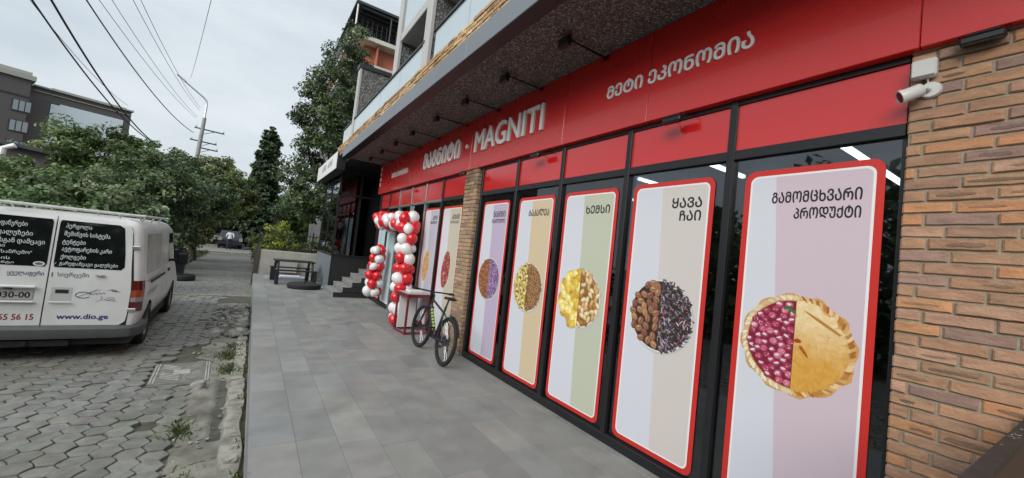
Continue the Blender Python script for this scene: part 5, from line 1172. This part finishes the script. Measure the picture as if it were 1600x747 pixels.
# ------------------------------------------------------------------ utility pole and wires
PX, PY = -3.3, 28.0
up_ = thing("street_lamp", "tall concrete utility pole with crossarms and a bent lamp arm rising above the trees", "street lamp", (PX, PY, RZ), rot=(0, R_(2.2), 0))
b = MB(); b.tube([(0, 0, 0), (0, 0, 5), (0, 0, 7.9)], [.14, .11, .085], 12); b.build("pole", M['pole'], up_, True)
b = MB(); b.tube([(0, 0, 7.3), (-.02, 0, 8.6), (-.06, 0, 8.85), (-.2, 0, 9.0), (-1.15, 0, 9.62)], .05, 8); b.build("lamp_arm", M['chrome'], up_, True)
b = MB(); b.box(-.28, .22, -.1, .1, -.03, .05, ch=.02); o = b.build("lamp_head", M['plate'], up_); o.rotation_euler = (0, R_(33), 0); o.location = (-1.25, 0, 9.68)
for z, x0, x1 in ((6.55, -.45, .75), (7.25, -.35, 1.0), (6.2, -.05, .85)):
    b = MB(); b.box(x0, x1, -.03, .03, z-.03, z+.03); b.tube([(0, .02, z-.3), (x1*.6, .02, z)], .015, 5); ca_ = b.build("crossarm", M['darkgrey'], up_)
    for x in (x0+.06, x1-.06): i_ = MB(); i_.lathe([(.015, 0), (.035, .03), (.03, .06), (.04, .09), (.02, .13)], 10, 'z', (x, 0, z+.03)); i_.build("insulator", M['cctv'], ca_, True)
def wire(A, B, rad, sag, label, ext=1.0):
    A, B = Vector(A), Vector(B); pts = []
    for k in range(25): t = k/24*ext; p = A.lerp(B, t); p.z -= sag*4*t*(1-t) if t < 1 else 0; pts.append(p)
    b = MB(); b.tube(pts, rad, 5, cap=False); o = b.build("overhead_wire", M['wire'], None, True); tag(o, label, "wire", "overhead wires strung to the utility pole")
def pix(px, py, y):
    d = CROT @ Vector((px-800, -(py-373.5), -618.8)); t = y/d.y; return Vector((0, 0, CAMH))+d*t
wl_ = [((238, 222), 26, 50, .021, "thick dark overhead cable farthest left, crossing the glass building"), ((243, 225), 26, 80, .025, "thickest overhead cable, second from the left"), ((302, 207), 28, 135, .017, "dark overhead cable third from the left sagging to the pole"), ((306, 184), 28, 155, .007, "thin overhead wire to the pole, left of the paired middle wires"), ((308, 182), 28, 175, .007, "thin overhead wire to the pole, right of the paired middle wires"), ((312, 172), 28, 208, .007, "thin overhead wire left one of the pair near the lamp arm"), ((313, 168), 28, 220, .007, "thin overhead wire right one of the pair near the lamp arm"), ((298, 122), 28, 330, .007, "steep thin overhead wire farthest right above the lamp"), ((200, 165), 24, 47, .007, "faint thin wire running beside the leftmost thick cable")]
for (ax, ay), yA, bx, rad, lab in wl_:
    A = pix(ax, ay, yA); B = pix(bx, 0, 13.0); wire(A, B, rad, .35 if rad > .015 else .2, lab, 1.0); 
    # carried on past the top of the view
    me_o = bpy.data.objects[-1] if False else None

# ------------------------------------------------------------------ buildings in the distance
ang = R_(23.4); A0 = pix(48, 124, 60); bd = thing("office_building", "dark brown office building with a large pale glass front rising behind the trees", "building", (A0.x, A0.y, RZ), ang)
Hh = A0.z-RZ
def bp(b, n, m_, par=bd): return b.build(n, m_, par)
b = MB(); b.box(0, 7.6, 0, 10, 0, Hh-.55); b.box(-14, .0, -1.2, 10, 0, Hh-.35); bp(b, "wall", M['brown'])
b = MB(); b.box(-14.2, .25, -1.45, 10.2, Hh-.35, Hh+.1); b.box(-3.4, .0, -.9, 9, Hh+.1, Hh+.5); b.box(.25, 7.75, -.25, 10.2, Hh-.55, Hh-.40); b.box(1.5, 7.2, .3, 9, Hh-.40, Hh-.2, 0); b.box(.3, 7.6, -.12, -.04, Hh-1.0, Hh-.93); bp(b, "roof", M['tan'])
cw = MB(); cw.box(1.55, 7.0, -.06, .02, 0, Hh-1.75); bp(cw, "glass_front", M['curtain'])
b = MB(); b.box(-14, 2.0, -1.26, -1.19, Hh-2.1, Hh-1.95); bp(b, "band", M['darkgrey'])
for col in range(2):
    for rw in range(5):
        x = -1.75-4.6*col+.75; z = Hh-3.6-rw*2.0; b = MB(); b.box(x, x+1.25, -1.27, -1.2, z, z+1.15); wn = bp(b, "window", M['darkgrey'])
        for k in range(3): b = MB(); b.box(x+.08+.39*k, x+.40+.39*k, -1.30, -1.271, z+.08, z+1.07); b.build("pane", M['winglass'], wn)
# white-posted porch at the left edge
A1 = pix(0, 222, 38); po = thing("porch", "dark roofed porch with a white bent downpipe at the far left edge", "porch", (A1.x-2, 38, RZ), 0)
hz = A1.z-RZ
b = MB(); b.box(-4, 4.6, -.2, 4, hz+.05, hz+.3, ch=.02); o = b.build("roof", M['darkgrey'], po); o.rotation_euler = (0, R_(5), 0)
b = MB(); b.tube([(2.75, -.35, hz-.1), (2.3, -.35, hz-.35), (2.15, -.35, hz-2.2), (2.15, -.35, 0)], .16, 10); b.build("downpipe", M['whitepaint'], po, True)
b = MB(); b.box(-4, 4.2, .4, 4, 0, hz); b.build("wall", M['brown'], po)
b = MB(); b.box(-2, 1.7, .30, .38, hz-2.4, hz-.6); b.build("window", M['vanglass'], po)
b = MB(); b.box(-4, 4.4, -.25, -.1, hz-2.9, hz-2.0); b.build("parapet", M['tan'], po)
# orange apartment building behind the evergreen
A2 = pix(552, 45, 26); ob = thing("apartment_building", "apartment block with orange walls, cream balcony slabs and a dark roof pergola", "building", (A2.x, 26, RZ)); zt = A2.z-RZ
b = MB(); b.box(.9, 9, .8, 12, 0, zt-.3); b.build("wall", M['orange'], ob)
for z in (zt-.05, zt-1.75, zt-4.6, zt-7.6): b = MB(); b.box(0, 9.2, 0, 12.2, z-.28, z, ch=.02); b.build("slab", M['cream'], ob)
b = MB(); b.box(-.1, 9.3, -.1, 12.3, zt-2.85, zt-2.45); b.build("fascia", M['darkgrey'], ob)
b = MB(); b.box(.25, 9, .25, 12, 0, zt-2.86); b.build("lower_wall", M['pebble'], ob)
b = MB(); b.box(.0, 9, -.1, 9, zt+1.7, zt+1.85)
for k in range(10): b.box(.4, 9, .06+k*.5, .12+k*.5, zt+1.55, zt+1.70)
b.box(.05, 9, 2.2, 2.3, zt, zt+1.7); b.build("pergola", M['darkgrey'], ob)
for x in (.12, 2.2, 4.3): b = MB(); b.tube([(x, .06, zt), (x, .06, zt+1.7)], .05, 8); b.build("post", M['whitepaint'] if x < 1 else M['darkgrey'], ob)
b = MB()
for z in (zt+.25, zt+.55, zt+.85): b.tube([(.1, .08, z), (9, .08, z)], .015, 5)
for k in range(30): b.tube([(.2+k*.3, .08, zt), (.2+k*.3, .08, zt+.9)], .010, 4)
b.build("railing", M['iron'], ob)
for x in (1.6, 4.2): b = MB(); b.box(x, x+.06, .2, .8, zt-1.75, zt-.33); b.build("divider", M['orange'], ob)
for k in range(3):
    b = MB(); b.box(.1, .2, 2+3*k, 4.6+3*k, zt+.3-.0*k, zt+1.4); b.build("roof_screen", M['darkgrey'], ob)
# block behind everything on the other side of the street
fb = thing("far_house", "low dark house glimpsed through the trees at the end of the street", "house", (-6, 62, RZ))
b = MB(); b.box(-14, 18, 0, 8, 0, 3.6); b.build("wall", M['brown'], fb); b = MB(); b.box(-14.4, 18.4, -.4, 8.4, 3.6, 3.9); b.build("roof", M['darkgrey'], fb)
for k in range(8): b = MB(); b.box(-13+k*4, -11.4+k*4, -.05, .02, 1, 2.6); b.build("window", M['vanglass'], fb)
